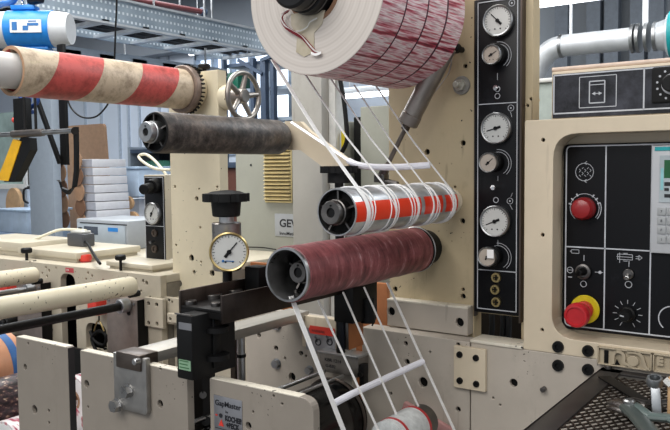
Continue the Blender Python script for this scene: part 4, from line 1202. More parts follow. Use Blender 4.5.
# mounting block and the bar itself
part('end_block', MB().box((A_.x, Yb_-.004, zF-.010), (B_.x, Yb_+.035, zt_), .0015), metal('block_steel', '#6d645e', .4, .2), sb)
part('bar', MB().box((A_.x+.006, Yb_+.03, zt_-.019), (B_.x-.001, 1.24, zt_-.001), .0012), metal('bar_steel', '#b9b5ad', .5, .2, (1, .1, 1), 40), sb)
c = P(138.5, 361, Yb_-.004); part('set_screw', MB().cyl(c+Vector((0, .002, 0)), c-Yv*.010, .0052, n=16, bev=.001), 'steel', sb)

# ---- sensor housing (black) with stickers
def adjuster(label_h, label_c, label_k, px_box, y_box, Yh):
    pass
YH = .765
c0, c1 = P(177, 381, YH), P(192.5, 381, YH)
hs_x0, hs_x1 = c0.x, c1.x
zt_ = P(177, 314.5, YH).z; zb_ = P(177, 378, YH).z
sh_ = thing('sensor_housing', 'black sensor housing with a pale green sticker under the channel bracket', 'housing', (hs_x0, YH, zb_))
dpt = .095
part('housing_body', MB().box((hs_x0, YH, zb_), (hs_x1, YH+dpt, zt_), .003), 'black', sh_)
part('side_ribs', MB().box((hs_x1, YH+.042, zb_+.01), (hs_x1+.004, YH+.058, zt_-.01), .002), 'black', sh_)
for f_ in (.28, .72):
    z = zb_+(zt_-zb_)*f_
    part('clamp_lug', MB().cyl((hs_x1+.001, YH+.05, z-.004), (hs_x1+.001, YH+.05, z+.004), .020, n=24), 'black', sh_)
a, b = P(178.5, 322, YH-.001), P(191.3, 331, YH-.001)
part('white_sticker', MB().box((a.x, YH-.0008, b.z), (b.x, YH, a.z)), 'plate_al', sh_)
a, b = P(178.5, 359, YH-.001), P(190.5, 371.5, YH-.001)
gs = part('green_sticker', MB().box((a.x, YH-.0008, b.z), (b.x, YH, a.z)), 'green', sh_)
part('green_print', MB().box((a.x+.002, YH-.0012, b.z+.003), (b.x-.003, YH-.0006, b.z+.0045)).box((a.x+.002, YH-.0012, b.z+.008), (b.x-.006, YH-.0006, b.z+.0095)).box((a.x+.002, YH-.0012, b.z+.013), (b.x-.004, YH-.0006, b.z+.0145)), plain('dark_green_ink', '#35603c', .5), gs, smooth=0)
part('top_rim', MB().box((hs_x0-.001, YH-.001, zt_), (hs_x1+.001, YH+.002, zt_+.002)), 'dsteel', sh_)

# ---- channel bracket
Yn = .80
xa, xb = P(178.5, 300, Yn).x, P(222, 300, Yn).x
zft = P(179, 290.6, Yn).z; zfb = P(179, 314, Yn).z; zw = P(200, 308, Yn).z
zft = min(zft, P(222, 297, Yn).z+.003)
ch = thing('channel_bracket', 'dark channel shaped bracket carrying the pressure gauge column', 'bracket', (xa, Yn, zfb))
part('left_flange', MB().box((xa, Yn, zfb), (xa+.004, 1.22, zft), .001), 'bsteel', ch)
part('right_flange', MB().box((xb-.004, Yn, zfb-.006), (xb, 1.22, zft), .001), metal('flange_steel', '#463f3c', .4, .25), ch)
part('web', MB().box((xa+.004, Yn+.001, zw-.005), (xb-.004, 1.22, zw), .0008).box((xa+.004, Yn+.001, zfb), (xb-.004, Yn+.007, zw-.005)), 'blackm', ch)
def bolt(px, py, r, z, h, mat='dsteel'):
    q = P(px, py, Z=z); part('round_bolt', MB().cyl(q-Vector((0, 0, .003)), q+Vector((0, 0, h)), r, n=26, bev=.001), mat, ch)
bolt(190.5, 304, .010, zw, .006); bolt(216, 306, .008, zw, .006)
bolt(213, 298, .015, zw, .007); bolt(213, 297, .008, zw, .013); bolt(235, 294, .013, zw, .008)
part('black_pad', MB().box(P(250, 293, Z=zw)+Vector((-.012, 0, 0)), P(250, 293, Z=zw)+Vector((.02, .03, .045)), .002), 'rub', ch)

# ---- gauge column
def gauge_column(base, label, withgauge=True):
    """base: foot of the rod"""
    t = thing('gauge_column', label, 'gauge', tuple(base))
    k = .0017    # metres per pixel there
    X, Y, Z = base
    def at(h): return Vector((X, Y, Z+h))
    return t, at
Yq_ = .93
ft = P(226.5, 298, Yq_); ft.z = zw+.001
K = S(P(228, 250, Yq_))
t = thing('gauge_column', 'brass rimmed pressure gauge on a steel column with a black star knob on top', 'pressure gauge', tuple(ft))
def zc_(py): return P(228, py, Yq_).z
cx_ = P(227, 250, Yq_).x
ft.x = cx_
part('rod', MB().cyl((cx_, Yq_, ft.z), (cx_, Yq_, zc_(268)), 4.9*K, n=24), 'blackm', t)
part('steel_sleeve', MB().cyl((cx_, Yq_, zc_(270)), (cx_, Yq_, zc_(222.5)), 14.6*K, n=44, bev=.0015), metal('sleeve_steel', '#8f8b87', .3, .15), t)
part('neck', MB().cyl((cx_, Yq_, zc_(223)), (cx_, Yq_, zc_(215)), 7.4*K, n=30), 'steel', t)
kn = part('star_knob', MB().cyl((cx_, Yq_, zc_(216.5)), (cx_, Yq_, zc_(201)), 13.8*K, 15*K, 40, bev=.002), 'black', t)
hd = MB()
n_ = 96; pts = []
for i in range(n_):
    A = 2*PI*i/n_; r = 23.5*K*(1-.10*(math.cos(A*7) < -.35))
    pts.append(Vector((cx_+r*math.cos(A), Yq_+r*math.sin(A), zc_(201.5))))
part('knob_head', hd.prism(pts, (0, 0, zc_(193.5)-zc_(201.5))), 'black', kn)
part('knob_cap', MB().lathe((cx_, Yq_, zc_(193.8)), (0, 0, 1), [(20*K, 0), (14*K, .004), (4*K, .006), (0, .006)], 36), 'black', kn)
gc = Vector((cx_, Yq_, 0)); dirc = Vector((0-cx_, 0-Yq_, 0)).normalized()
cc = P(229, 250.5, Yq_-.02); 
gauge(t, 0, 0, 0, 0, 50, out=.016, face=dirc, c=cc+dirc*.008, r=19.6*S(cc), bez='brass', name='dial_case', lab='brass rimmed round dial')
fcg = cc+dirc*(.008+.0155)
sd_ = Vector((0, 0, 1)).cross(dirc).normalized()
part('blue_print', MB().obox(fcg+sd_*-.006-Vector((0, 0, .0145)), fcg+sd_*.008-Vector((0, 0, .0155)), .0012, .0008, up=dirc).cyl(fcg-sd_*.010-Vector((0, 0, .0145)), fcg-sd_*.010-Vector((0, 0, .0145))+dirc*.0008, .0022, n=14), 'inkblue', t, smooth=0)

# ---- second adjuster in the rear: knob over the silver roller, housing below the maroon one
Y2 = 1.16
K2 = S(P(339, 172, Y2))
cx2 = P(339, 172, Y2).x
def z2(py): return P(339, py, Y2).z
t = thing('rear_star_knob', 'black star knob on a dark post rising behind the silver roller', 'knob', (cx2, Y2, z2(352)))
n_ = 96; pts = []
for i in range(n_):
    A = 2*PI*i/n_; r = 19*K2*(1-.10*(math.cos(A*7) < -.35)); pts.append(Vector((cx2+r*math.cos(A), Y2+r*math.sin(A), z2(173))))
part('knob_head', MB().prism(pts, (0, 0, z2(166)-z2(173))), 'black', t)
part('knob_boss', MB().cyl((cx2, Y2, z2(183)), (cx2, Y2, z2(172)), 11.5*K2, n=36), 'black', t)
part('post', MB().cyl((cx2, Y2, z2(352)), (cx2, Y2, z2(182)), 4.5*K2, n=20), 'blackm', t)
YH2 = 1.12
a, b = P(334, 352, YH2), P(371, 324, YH2)
t = thing('rear_sensor_housing', 'large black sensor housing hanging below the maroon roller', 'housing', (a.x, YH2, P(350, 352, YH2).z))
zt_ = P(350, 286, YH2).z; zb_ = P(350, 324, YH2).z; zc2 = P(350, 352, YH2).z
part('upper_body', MB().box((a.x, YH2, zb_), (P(353, 300, YH2).x, YH2+.085, zt_), .003), 'black', t)
part('lower_body', MB().box((P(336, 340, YH2).x, YH2+.005, zc2), (P(341.5, 340, YH2).x, YH2+.05, zb_), .001), 'navy', t)
part('guide_rail', MB().box((P(341.5, 340, YH2).x, YH2+.01, zc2), (P(345, 340, YH2).x, YH2+.05, zb_), .001), 'dsteel', t)
part('orange_side', MB().box((P(345, 340, YH2).x, YH2+.012, zc2), (P(345.6, 340, YH2).x, YH2+.06, zb_)), 'orange', t)
part('round_lug', MB().cyl((P(353, 300, YH2).x, YH2+.05, zb_-.005), (P(353, 300, YH2).x, YH2+.05, zb_+.04), .014, n=20), 'black', t)
pst = [P(374, 300, 1.2), P(376, 315, 1.19), P(372, 326, 1.18)]
single('black_cable', MB().tube(pst, .0016, 8), 'rub', 'short black cable bending beside the rear sensor housing', 'cable', tuple(pst[2]))
# orange-brown board behind
a, b = P(250, 262, 1.6), P(292, 330, 1.6)
single('orange_board', MB().box((a.x, 1.6, .4), (b.x, 1.615, a.z), .002), 'orange', 'orange brown board standing behind the channel bracket', 'board', (a.x, 1.6, b.z))
a, b = P(340, 278, 1.42), P(392, 330, 1.42)
single('orange_board', MB().box((a.x, 1.40, .5), (b.x, 1.415, a.z), .002), 'orange', 'orange brown board behind the far end of the maroon roller', 'board', (a.x, 1.42, b.z))

# ---- centre back plate with bolts, warning plate and bearing block
YG = 1.24
xa, xb = P(246, 350, YG).x, P(352, 350, YG).x
zg = P(302, 314, YG).z
t = thing('bolted_plate', 'cream drilled plate with zinc hex bolts behind the square bar', 'plate', (xa, YG, .02))
plate(t, 'plate_body', rectz(xa, xb, .03, zg), YG, .016, 'lower', [(259, 335.3, 2.1), (276, 348.2, 2.3), (285, 358.2, 1.1), (292, 377, 3.9), (301, 353.3, 2.2), (306, 356, 1)])
for px, py, r in ((277.5, 325, 5.2), (277, 363.5, 5.2), (310, 370, 4.6), (309, 331, 4)):
    c = P(px, py, YG); part('hex_bolt', MB().cyl(c, c-Yv*.0016, r*1.02*S(c), n=26).cyl(c-Yv*.0016, c-Yv*.010, r*.86*S(c), n=6), 'zinc', t)
YW = 1.225
a, b = P(301.5, 315, YW), P(336, 352, YW)
t = thing('warning_plate', 'warning plate with red header and two black hand symbols beside the drum', 'sign', (a.x, YW, b.z))
part('block', MB().box((a.x, YW, b.z), (b.x, YG, a.z), .002), 'console', t)
q1, q2 = P(306, 327.5, YW), P(338, 351, YW)
part('white_field', MB().box((q1.x, YW-.0008, P(310, 350, YW).z), (b.x-.001, YW, P(310, 328, YW).z)), 'plate_al', t)
zr1, zr0 = P(320, 326.5, YW).z, P(320, 334.5, YW).z
hx_ = [Vector((q1.x+.012, YW-.001, zr1)), Vector((b.x-.002, YW-.001, zr1)), Vector((b.x-.001, YW-.001, (zr1+zr0)/2)), Vector((b.x-.002, YW-.001, zr0)), Vector((q1.x+.012, YW-.001, zr0)), Vector((q1.x+.008, YW-.001, (zr1+zr0)/2))]
part('red_header', MB().prism(hx_, (0, -.0006, 0)), 'redcap', t, smooth=0)
text('WARNUNG', .0075, 'ink', t, (q1.x+.016, YW-.0018, zr0+.004), xs=.85, name='header_lettering')
for px in (318, 329.5):
    c = P(px, 342, YW-.001); s_ = S(c)
    mb = MB(); mb.torus(c, NEG, 3.2*s_, .0012, 20, 6).tube([c+Vector((-4*s_, 0, 5.5*s_)), c+Vector((-1*s_, 0, 3.6*s_)), c+Vector((2.5*s_, 0, 2.8*s_))], .0022, 6, 3).tube([c+Vector((-1.5*s_, 0, 3.6*s_)), c+Vector((-1.4*s_, 0, 0))], .0016, 6, 0)
    part('hand_symbol', mb, 'ink', t)
# bearing block with engraved text
YB = 1.20
a, b = P(319, 352, YB), P(358, 376, YB)
t = thing('bearing_block', 'grey steel bearing block with engraved marks holding the two thin rods', 'block', (a.x, YB, b.z))
part('block_body', MB().box((a.x, YB, b.z-.004), (b.x, YG, a.z), .002), metal('worn_block_steel', '#8f8a84', .5, .3), t)
text('KBR 1214', .010, 'ink', t, (a.x+.014, YB-.0005, a.z-.016), name='engraving'); text('G-0.02', .009, 'ink', t, (a.x+.016, YB-.0005, a.z-.028), name='engraving')
part('top_strip', MB().box((a.x-.002, YB-.004, a.z), (b.x+.004, YG, a.z+.004), .001), 'steel', t)
part('side_hinge', MB().box((b.x+.0006, YB+.002, b.z-.02), (b.x+.012, YB+.02, a.z-.012), .002).cyl((b.x+.006, YB-.004, b.z+.004), (b.x+.006, YB+.004, b.z+.004), .005, n=16), 'blackm', t)
for nm, p1, p2, r in (('left thin steel rod running forward from the bearing block above the black drum', (324, 371.5), (280, 388), .0042), ('right thin steel rod running forward from the bearing block above the black drum', (343, 376), (290, 392), .0038)):
    a = P(*p1, YB-.002); L_ = Vector((a.x, .83, a.z))
    single('guide_rod', MB().cyl(a, L_, r, n=16), 'steel', nm, 'rod', tuple(a))
# drum
YD0, YD1 = .845, 1.18
c = P(337, 414, YD1); Rd = 36*S(c)
t = thing('black_drum', 'glossy black drum lying behind the rounded front plate', 'drum', (c.x, YD0, c.z))
part('drum_shell', MB().lathe((c.x, YD0, c.z), Yv, [(0, 0), (Rd-.002, 0), (Rd, .002), (Rd, YD1-YD0-.05), (Rd*.985, YD1-YD0-.048), (Rd*.985, YD1-YD0-.042), (Rd, YD1-YD0-.04), (Rd, YD1-YD0), (0, YD1-YD0)], 80), 'blackgloss', t)
part('drum_end_ring', MB().torus((c.x, YD1-.012, c.z), Yv, Rd+.002, .003, 60, 8), 'bsteel', t)
part('shaft', MB().cyl((c.x, YD1, c.z), (c.x, YG, c.z), .02, n=24), 'dsteel', t)
# small label reel at the bottom edge and its pink bracket
Yr0, Yr1 = 1.04, 1.19
c = P(414, 426, Yr1-.06); Rr = 19.5*S(c)
t = thing('label_reel', 'small white and red label reel at the bottom edge under the strips', 'reel', (c.x, Yr0, c.z))
part('white_wrap', MB().lathe((c.x, Yr0, c.z), Yv, [(0, 0), (Rr, 0), (Rr, .09), (Rr*.98, .092), (0, .092)], 56), plain('printed_pale_label', '#cfd3d3', .5, var=.2, scale=70), t)
for y_ in (Yr0+.015, Yr0+.086): part('red_band', MB().tubec((c.x, y_, c.z), (c.x, y_+.006, c.z), Rr*1.02, Rr*.9), 'red', t)
part('grey_core', MB().cyl((c.x, Yr0+.093, c.z), (c.x, Yr0+.125, c.z), Rr*.86, n=48), 'dsteel', t)
a = P(405, 405.5, 1.235)
t = thing('pink_bracket', 'slanted pinkish bracket arm behind the small label reel', 'bracket', tuple(a))
part('arm', MB().obox(P(403, 407.5, 1.245), P(452, 436, 1.245), .012, .03, up=(.55, 0, .83), bev=.003), 'pink', t)
c = P(410, 409.5, 1.24); part('arm_bolt', MB().cyl(c-Yv*.004, c+Yv*.004, .004, n=14), 'dsteel', t)

# ---- cream column with toothed flange, handwheel
YK = 1.335
xa, xb = P(171.5, 220, YK).x, P(217.5, 100, YK).x
xb = P(218, 90, YK).x; zk = P(205, 71, YK).z
t = thing('cream_column', 'warm cream drilled column behind the worn roller and the pressure gauge', 'column', (xa, YK, .02))
plate(t, 'column_plate', rectz(xa, xb, .03, zk, 0), YK, .03, 'column', [(200,227.6,1.1),(191.4,258,3.1),(194,272.3,1.9),(212,273.3,3),(179.4,283.4,3.1),(176,245,1.1),(196.5,198.7,2.2),(174.8,186.6,1.3),(199,189,1),(217,187,1.2),(201,262,1),(215,300,2)])
c = P(200, 72, YK); c.y += .015; c.z = zk
t = thing('thumb_screw', 'small black thumb screw on top of the cream column beside the toothed flange', 'thumb screw', (c.x, c.y, zk))
s_ = S(c); part('stem', MB().cyl((c.x, c.y, zk), (c.x, c.y, zk+3.2*s_), 2.2*s_, n=14), 'blackm', t)
part('head', MB().cyl((c.x, c.y, zk+3*s_), (c.x, c.y, zk+8*s_), 6.2*s_, n=32, bev=.003), 'black', t)
# handwheel, axis along X
cw = P(243.5, 96, 1.36)
Rw = 25.5*S(cw)
t = thing('handwheel', 'grey five spoke handwheel on a cream shaft at the right of the column', 'handwheel', tuple(cw))
Xv = Vector((1, 0, 0))
part('rim', MB().torus(cw, Xv, Rw-.006, .0062, 64, 14), metal('cast_grey', '#9b9690', .35, .15), t)
part('hub', MB().cyl(cw-Xv*.03, cw+Xv*.008, .020, .017, 32, bev=.003), bpy.data.materials['cast_grey'], t)
for k in range(5):
    A = R_(80+72*k); d = Vector((0, math.cos(A), math.sin(A)))
    part('spoke', MB().cyl(cw+d*.012-Xv*.006, cw+d*(Rw-.010), .0075, .0055, 14), bpy.data.materials['cast_grey'], t)
xs0 = xb+.0008
cA = Vector((xs0, cw.y-.01, cw.z)); 
part('shaft', MB().lathe(Vector((xb+.002, cw.y, cw.z)), Xv, [(0, 0), (.031, 0), (.031, .018), (.024, .028), (.022, cw.x-.03-xb-.002), (0, cw.x-.03-xb-.002)], 36), 'column', t)

# ---- cream arm right of the worn roller, on the stained post
YA = 1.336
pa = [(285, 121), (300, 121.5), (309, 131), (352, 163), (345, 167.5), (322, 166.5), (300, 150), (285, 150)]
single('roller_bracket', MB().prism([P(*q, YA) for q in pa], (0, .014, 0)), 'console', 'pale cream flat bracket reaching down from the worn roller to the black star knob', 'bracket', tuple(P(290, 140, YA)), smooth=0)
Yp = 1.55
xa, xb = P(292.5, 200, Yp).x, P(322.5, 200, Yp).x
t = thing('stained_post', 'stained off-white square post between the vented cabinet and the upright', 'post', (xa, Yp, .02))
part('post_body', MB().box((xa, Yp, .02), (xb, Yp+.085, 2.3), .003), 'pillar', t)
part('edge_channel', MB().box((xb+.0005, Yp+.03, .02), (xb+.022, Yp+.07, 2.3), .002), plain('light_edge', '#c6c6c2', .5), t)
q = P(345, 140, Yp+.05)
t = thing('yellow_tag', 'small yellow tag beside the black hose on the stained post', 'tag', tuple(q))
part('tag', MB().box((q.x-.012, q.y, P(345, 150, q.y).z), (q.x+.002, q.y+.003, P(345, 131, q.y).z)), 'yellow', t)
single('black_hose', MB().tube([P(*q, Yp+.04) for q in ((338, 70), (343, 95), (346, 120), (347, 140), (342, 152))], .006, 10), 'rub', 'black hose running down the right side of the stained post', 'hose', tuple(P(346, 120, Yp)))
# narrow grey cabinet behind the cylinder
Yq2 = 1.95
a, b = P(360, 107, Yq2), P(395, 107, Yq2)
t = thing('grey_cabinet', 'plain beige grey cabinet behind the pneumatic cylinder', 'cabinet', (a.x, Yq2, .0))
part('cabinet_body', MB().box((a.x, Yq2, 0.001), (b.x+.05, Yq2+.3, a.z), .004), 'grey_cab', t)
part('dark_gap_plate', MB().box((a.x-.03, Yq2+.01, 0.001), (a.x-.002, Yq2+.3, a.z-.03)), 'hole', t)

# ---- vented cabinet with the sign
Yc2 = 1.85
xa, xb = P(236, 200, Yc2).x, P(330, 200, Yc2).x; zt_ = P(250, 124, Yc2).z
t = thing('vented_cabinet', 'grey cabinet with an ivory louvre vent behind the worn roller', 'cabinet', (xa, Yc2, 0))
part('cabinet_body', MB().box((xa, Yc2, .001), (xb, Yc2+.4, zt_), .004), 'grey_cab', t)
a, b = P(265, 147, Yc2), P(293, 203, Yc2)
lv = MB(); n_ = 15
vt = part('vent_frame', MB().box((a.x, Yc2-.006, b.z), (b.x, Yc2, a.z+.03), .002), 'louvre', t)
for k in range(n_):
    z = b.z+.008+(a.z-b.z)*k/n_
    lv.prism([(a.x+.003, Yc2-.006, z), (a.x+.003, Yc2-.017, z+.003), (a.x+.003, Yc2-.006, z+.0075)], (b.x-a.x-.006, 0, 0))
part('louvre_slats', lv, 'louvre', vt, smooth=0)
dk = MB()
for k in range(n_):
    z = b.z+.008+(a.z-b.z)*(k+.0)/n_
    dk.box((a.x+.003, Yc2-.0068, z-.0022), (b.x-.003, Yc2-.006, z+.0006))
part('slat_gaps', dk, 'blackm', vt, smooth=0)
a = P(275, 213.5, Yc2); b = P(303, 237.5, Yc2)
sg = thing('name_sign', 'grey sign reading GEW in black on the vented cabinet', 'sign', (a.x, Yc2, b.z))
part('sign_plate', MB().box((a.x, Yc2-.002, b.z), (b.x, Yc2-.0002, a.z), .0005), 'sign', sg)
s_ = S(a)
text('GEW', 10.8*s_, 'ink', sg, (a.x+4.5*s_/.74, Yc2-.0024, P(279, 226.5, Yc2).z), bold=.0008, xs=1.12)
text('InnuMatic', 4.6*s_, 'ink', sg, (a.x+4.5*s_/.74, Yc2-.0024, P(279, 234.5, Yc2).z), bold=.0002, xs=1.1)
single('black_wire', MB().tube([P(245, 247, Yc2-.02), P(262, 247.5, Yc2-.02), P(276, 249.5, Yc2-.02)], .002, 6), 'rub', 'thin black wire stretched across the vented cabinet below the sign', 'wire', tuple(P(262, 247, Yc2-.02)))
c = P(251, 165, Yc2); 
part('screw_mark', MB().cyl(c-Yv*.001, c+Yv*.0005, .004, n=10), 'ink', t)

# ---- rear deck row at left
YRW = 1.27
zd = P(110, 270.5, YRW).z
xd1 = P(161, 300, YRW).x; xd0 = P(-60, 280, YRW).x
dk_ = thing('rear_deck', 'light cream drilled deck of the rear printing units with slots in its front plate', 'machine deck', (xd0, YRW, .02))
def arch(x0, y0, x1, y1):
    a, b = P(x0, y0, YRW), P(x1, y1, YRW)
    return roundpoly([Vector(p) for p in ((a.x, a.z), (b.x, a.z), (b.x, b.z), (a.x, b.z))], [.028, .028, .002, .002])
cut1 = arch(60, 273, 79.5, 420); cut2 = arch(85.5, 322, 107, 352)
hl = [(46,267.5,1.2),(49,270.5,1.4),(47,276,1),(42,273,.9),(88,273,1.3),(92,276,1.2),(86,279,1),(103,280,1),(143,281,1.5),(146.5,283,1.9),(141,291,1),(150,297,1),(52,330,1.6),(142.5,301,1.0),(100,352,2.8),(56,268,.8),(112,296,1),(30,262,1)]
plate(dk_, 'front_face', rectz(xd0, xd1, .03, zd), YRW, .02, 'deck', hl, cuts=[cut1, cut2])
part('deck_top', MB().box((xd0, YRW+.02, zd-.02), (xd1, 1.84, zd), .001), 'lid', dk_)
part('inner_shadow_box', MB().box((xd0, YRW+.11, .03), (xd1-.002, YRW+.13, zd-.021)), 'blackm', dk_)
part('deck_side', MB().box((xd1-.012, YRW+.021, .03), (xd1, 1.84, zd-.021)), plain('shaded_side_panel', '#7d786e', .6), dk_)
# toothed rack in the slot
a = P(68, 275, YRW+.01); b = P(79, 420, YRW+.01)
t = thing('toothed_rack', 'black toothed rack standing upright in the arched slot of the rear deck', 'rack', (a.x, YRW+.05, b.z))
part('rack_body', MB().box((a.x, YRW+.035, b.z), (a.x+.05, YRW+.06, a.z)), 'blackm', t)
tt = MB(); z = b.z
while z < a.z-.004: tt.box((a.x+.003, YRW+.030, z), (a.x+.047, YRW+.036, z+.003)); z += .0085
part('rack_teeth', tt, plain('grey_teeth', '#6f6d70', .5), t, smooth=0)
# dark block under the bars with hubs
def darkblock(label, pxa, pxb, pya, pyb, Yx):
    a, b = P(pxa, pya, Yx), P(pxb, pyb, Yx)
    t = thing('bearing_plate', label, 'plate', (a.x, Yx, b.z))
    part('plate_body', MB().box((a.x, Yx, b.z), (b.x, YRW-.001, a.z), .002), plain('brown_block_steel', '#857a73', .4, .45, .15), t)
    part('dark_side', MB().box((b.x, Yx+.001, b.z+.001), (b.x+.001, YRW-.002, a.z-.001)), 'black', t)
    for q in ((pxa+3, pya+4), (pxb-6, pya+8)):
        c = P(*q, Yx); part('screw', MB().cyl(c-Yv*.002, c+Yv*.001, .0035, n=12), 'zinc', t)
    c = P(pxb-11, pya+17, Yx); part('bore', MB().lathe(c, NEG, [(0, .0002), (.003, .0002), (.004, .002), (.006, .002), (.0065, 0)], 20), 'black', t)
    return t
darkblock('brown steel bearing plate at the end of the front black rod, left of the bracket', 106, 140, 296, 420, 1.235)
darkblock('brown steel bearing plate partly hidden behind the long cream bar', 16, 45, 280, 420, 1.235)
# cream bars
def bar(px, py, r, Yend, label):
    c = P(px, py, Yend); t = thing('cream_bar', label, 'bar', tuple(c), 'chipped cream bars at left')
    R = r*S(c)
    part('tube', MB().lathe((c.x, .45, c.z), Yv, [(0, 0), (R, 0), (R, Yend-.45-R*.35), (R*.93, Yend-.45-R*.12), (R*.8, Yend-.45), (0, Yend-.45)], 48), 'bar', t)
    part('end_foot', MB().cyl((c.x, Yend-.012, c.z-R*.9), (c.x, YRW-.038, c.z-R*.9), R*.35, n=16), 'black', t)
    return c
bar(133, 285.5, 9.6, 1.215, 'chipped cream round bar, the nearer and longer of the two at left')
bar(36, 274.5, 8.0, 1.215, 'chipped cream round bar, the farther one at the left edge')
# black rod
c = P(117, 307, 1.20); t = thing('black_rod', 'long black rod with a steel collar below the longer cream bar', 'rod', (c.x, .5, c.z))
part('rod', MB().cyl((c.x, .45, c.z), (c.x, 1.234, c.z), 4.3*S(c), n=24), 'blackm', t)
part('collar', MB().cyl((c.x, 1.205, c.z), (c.x, 1.233, c.z), 7.3*S(c), n=30, bev=.002), 'zinc', t)
c = P(22, 290, 1.2); t = thing('steel_stub', 'short steel stub shaft with collar under the farther cream bar', 'shaft', tuple(c))
part('stub', MB().cyl((c.x, 1.0, c.z), (c.x, 1.234, c.z), .008, n=20), 'steel', t); part('collar', MB().cyl((c.x, 1.21, c.z), (c.x, 1.234, c.z), .014, n=24), 'zinc', t)
# red blocks
for (x0_, y0_, x1_, y1_, lab) in ((4.5, 281, 13, 293, 'red block under the farther cream bar at the left edge'), (93, 296, 102.5, 315, 'red block hanging under the longer cream bar')):
    a, b = P(x0_, y0_, 1.245), P(x1_, y1_, 1.245)
    t = thing('red_block', lab, 'block', (a.x, 1.245, b.z))
    part('body', MB().box((a.x, 1.225, b.z), (b.x, YRW-.0005, a.z), .003), 'redcap', t); part('grip_rib', MB().box((a.x+.003, 1.222, b.z+.004), (b.x-.003, 1.2248, b.z+.010), .001), 'red', t)
# coiled cable with yellow clip in the lower slot
t = thing('black_cable_coil', 'black cable coil with a brass coloured clip in the lower slot of the rear deck', 'cable', tuple(P(98, 340, 1.24)))
part('coil', MB().tube([P(*q, 1.25) for q in ((90, 331), (95, 341), (104, 345), (106, 336), (99, 331), (92, 338), (96, 350), (104, 360))], .0045, 10), 'rub', t)
part('clip', MB().tube([P(*q, 1.242) for q in ((94, 331), (98.5, 320), (104, 331))], .002, 8, 3), 'brass', t)
part('thread', MB().tube([P(99, 316, 1.24), P(99, 322, 1.242)], .002, 6, 0), 'blackm', t)
# thin arch knob
c = P(10, 322, 1.24)
t = thing('black_hub', 'black round hub between the cream bars and the black rod at the left edge', 'hub', tuple(c))
part('hub', MB().cyl(c-Yv*.02, c+Yv*.029, .018, n=28, bev=.003), 'black', t); part('hub_cap', MB().cyl(c-Yv*.03, c-Yv*.0205, .011, n=24, bev=.002), 'rub', t)

# deck top things
def onz2(px, py, z): return P(px, py, Z=z)
def thumb(px, pyh, pyf, label):
    f_ = onz2(px, pyf, zd); s_ = S(f_)
    t = thing('thumb_screw', label, 'thumb screw', (f_.x, f_.y, zd))
    h_ = (pyf-pyh)*s_
    part('stem', MB().cyl((f_.x, f_.y, zd+.0003), (f_.x, f_.y, zd+h_-.004), 1.5*s_, n=14), 'blackm', t)
    part('head', MB().cyl((f_.x, f_.y, zd+h_-4*s_), (f_.x, f_.y, zd+h_+2*s_), 5.4*s_, n=30, bev=.003), 'black', t)
YFE = YRW+.02
def thumbY(px, pyh, Yx, label):
    c = P(px, pyh, Yx); s_ = S(c)
    t = thing('thumb_screw', label, 'thumb screw', (c.x, Yx, zd))
    part('stem', MB().cyl((c.x, Yx, zd+.0003), (c.x, Yx, c.z), 1.5*s_, n=14), 'blackm', t)
    part('head', MB().cyl((c.x, Yx, c.z-2.6*s_), (c.x, Yx, c.z+2.6*s_), 5.4*s_, n=30, bev=.003), 'black', t)
thumbY(26.5, 250.5, 1.285, 'black thumb screw on the rear deck above the farther cream bar')
thumbY(120.5, 257.5, 1.285, 'black thumb screw on the rear deck above the end of the longer cream bar')
def mush(px, py, label):
    c = P(px, py, 1.35); s_ = S(c)
    t = thing('red_button', label, 'button', (c.x, 1.35, zd))
    part('cap', MB().lathe((c.x, 1.35, c.z-3*s_), (0, 0, 1), [(0, 0), (6*s_, 0), (6.2*s_, 3*s_), (5.4*s_, 6*s_), (0, 6*s_)], 32), 'redcap', t)
    part('collar', MB().cyl((c.x, 1.35, zd+.0003), (c.x, 1.35, c.z-3*s_), 5.2*s_, n=28), 'red', t)
mush(85.5, 257.5, 'red button on the rear deck in front of the power supply')
mush(2.5, 251, 'red button on the rear deck at the left edge')
a, b = P(65.3, 267.5, YRW-.001), P(73.5, 273, YRW-.001)
t = dk_
rl_ = part('red_label', MB().box((a.x, YRW-.0008, b.z), (b.x, YRW, a.z)), plain('pinkish_red_label', '#c04a52', .4), t)
text('STOP', .007, 'white', rl_, (a.x+.003, YRW-.0012, b.z+.004), xs=.8)
# lids
def lid(label, pfr, pbr, pfl, h, z0_):
    zt_ = z0_+h
    fr_ = onz2(*pfr, zt_); br_ = onz2(*pbr, zt_); fl_ = onz2(*pfl, zt_)
    t = thing('deck_lid', label, 'lid', (fl_.x, fr_.y, z0_), 'cream lids on the rear deck')
    part('cover', MB().box((fl_.x, fr_.y, z0_+h*.35), (fr_.x, br_.y, zt_), .003), 'lid', t)
    part('base_frame', MB().box((fl_.x+.008, fr_.y+.008, z0_+.0004), (fr_.x-.008, br_.y-.008, z0_+h*.35)), 'deck', t)
    return t
lid('wide flat cream lid on the rear deck carrying the power supply', (76, 253), (141, 245.5), (22, 247), .03, zd)
lid('flat cream lid on the rear deck at the left edge, behind the white cable', (22, 243), (60, 236.5), (-40, 238), .045, zd)
lid('low cream lid on the rear deck in front of the small gauge box', (152, 265.5), (171, 259), (116, 259.5), .02, zd)
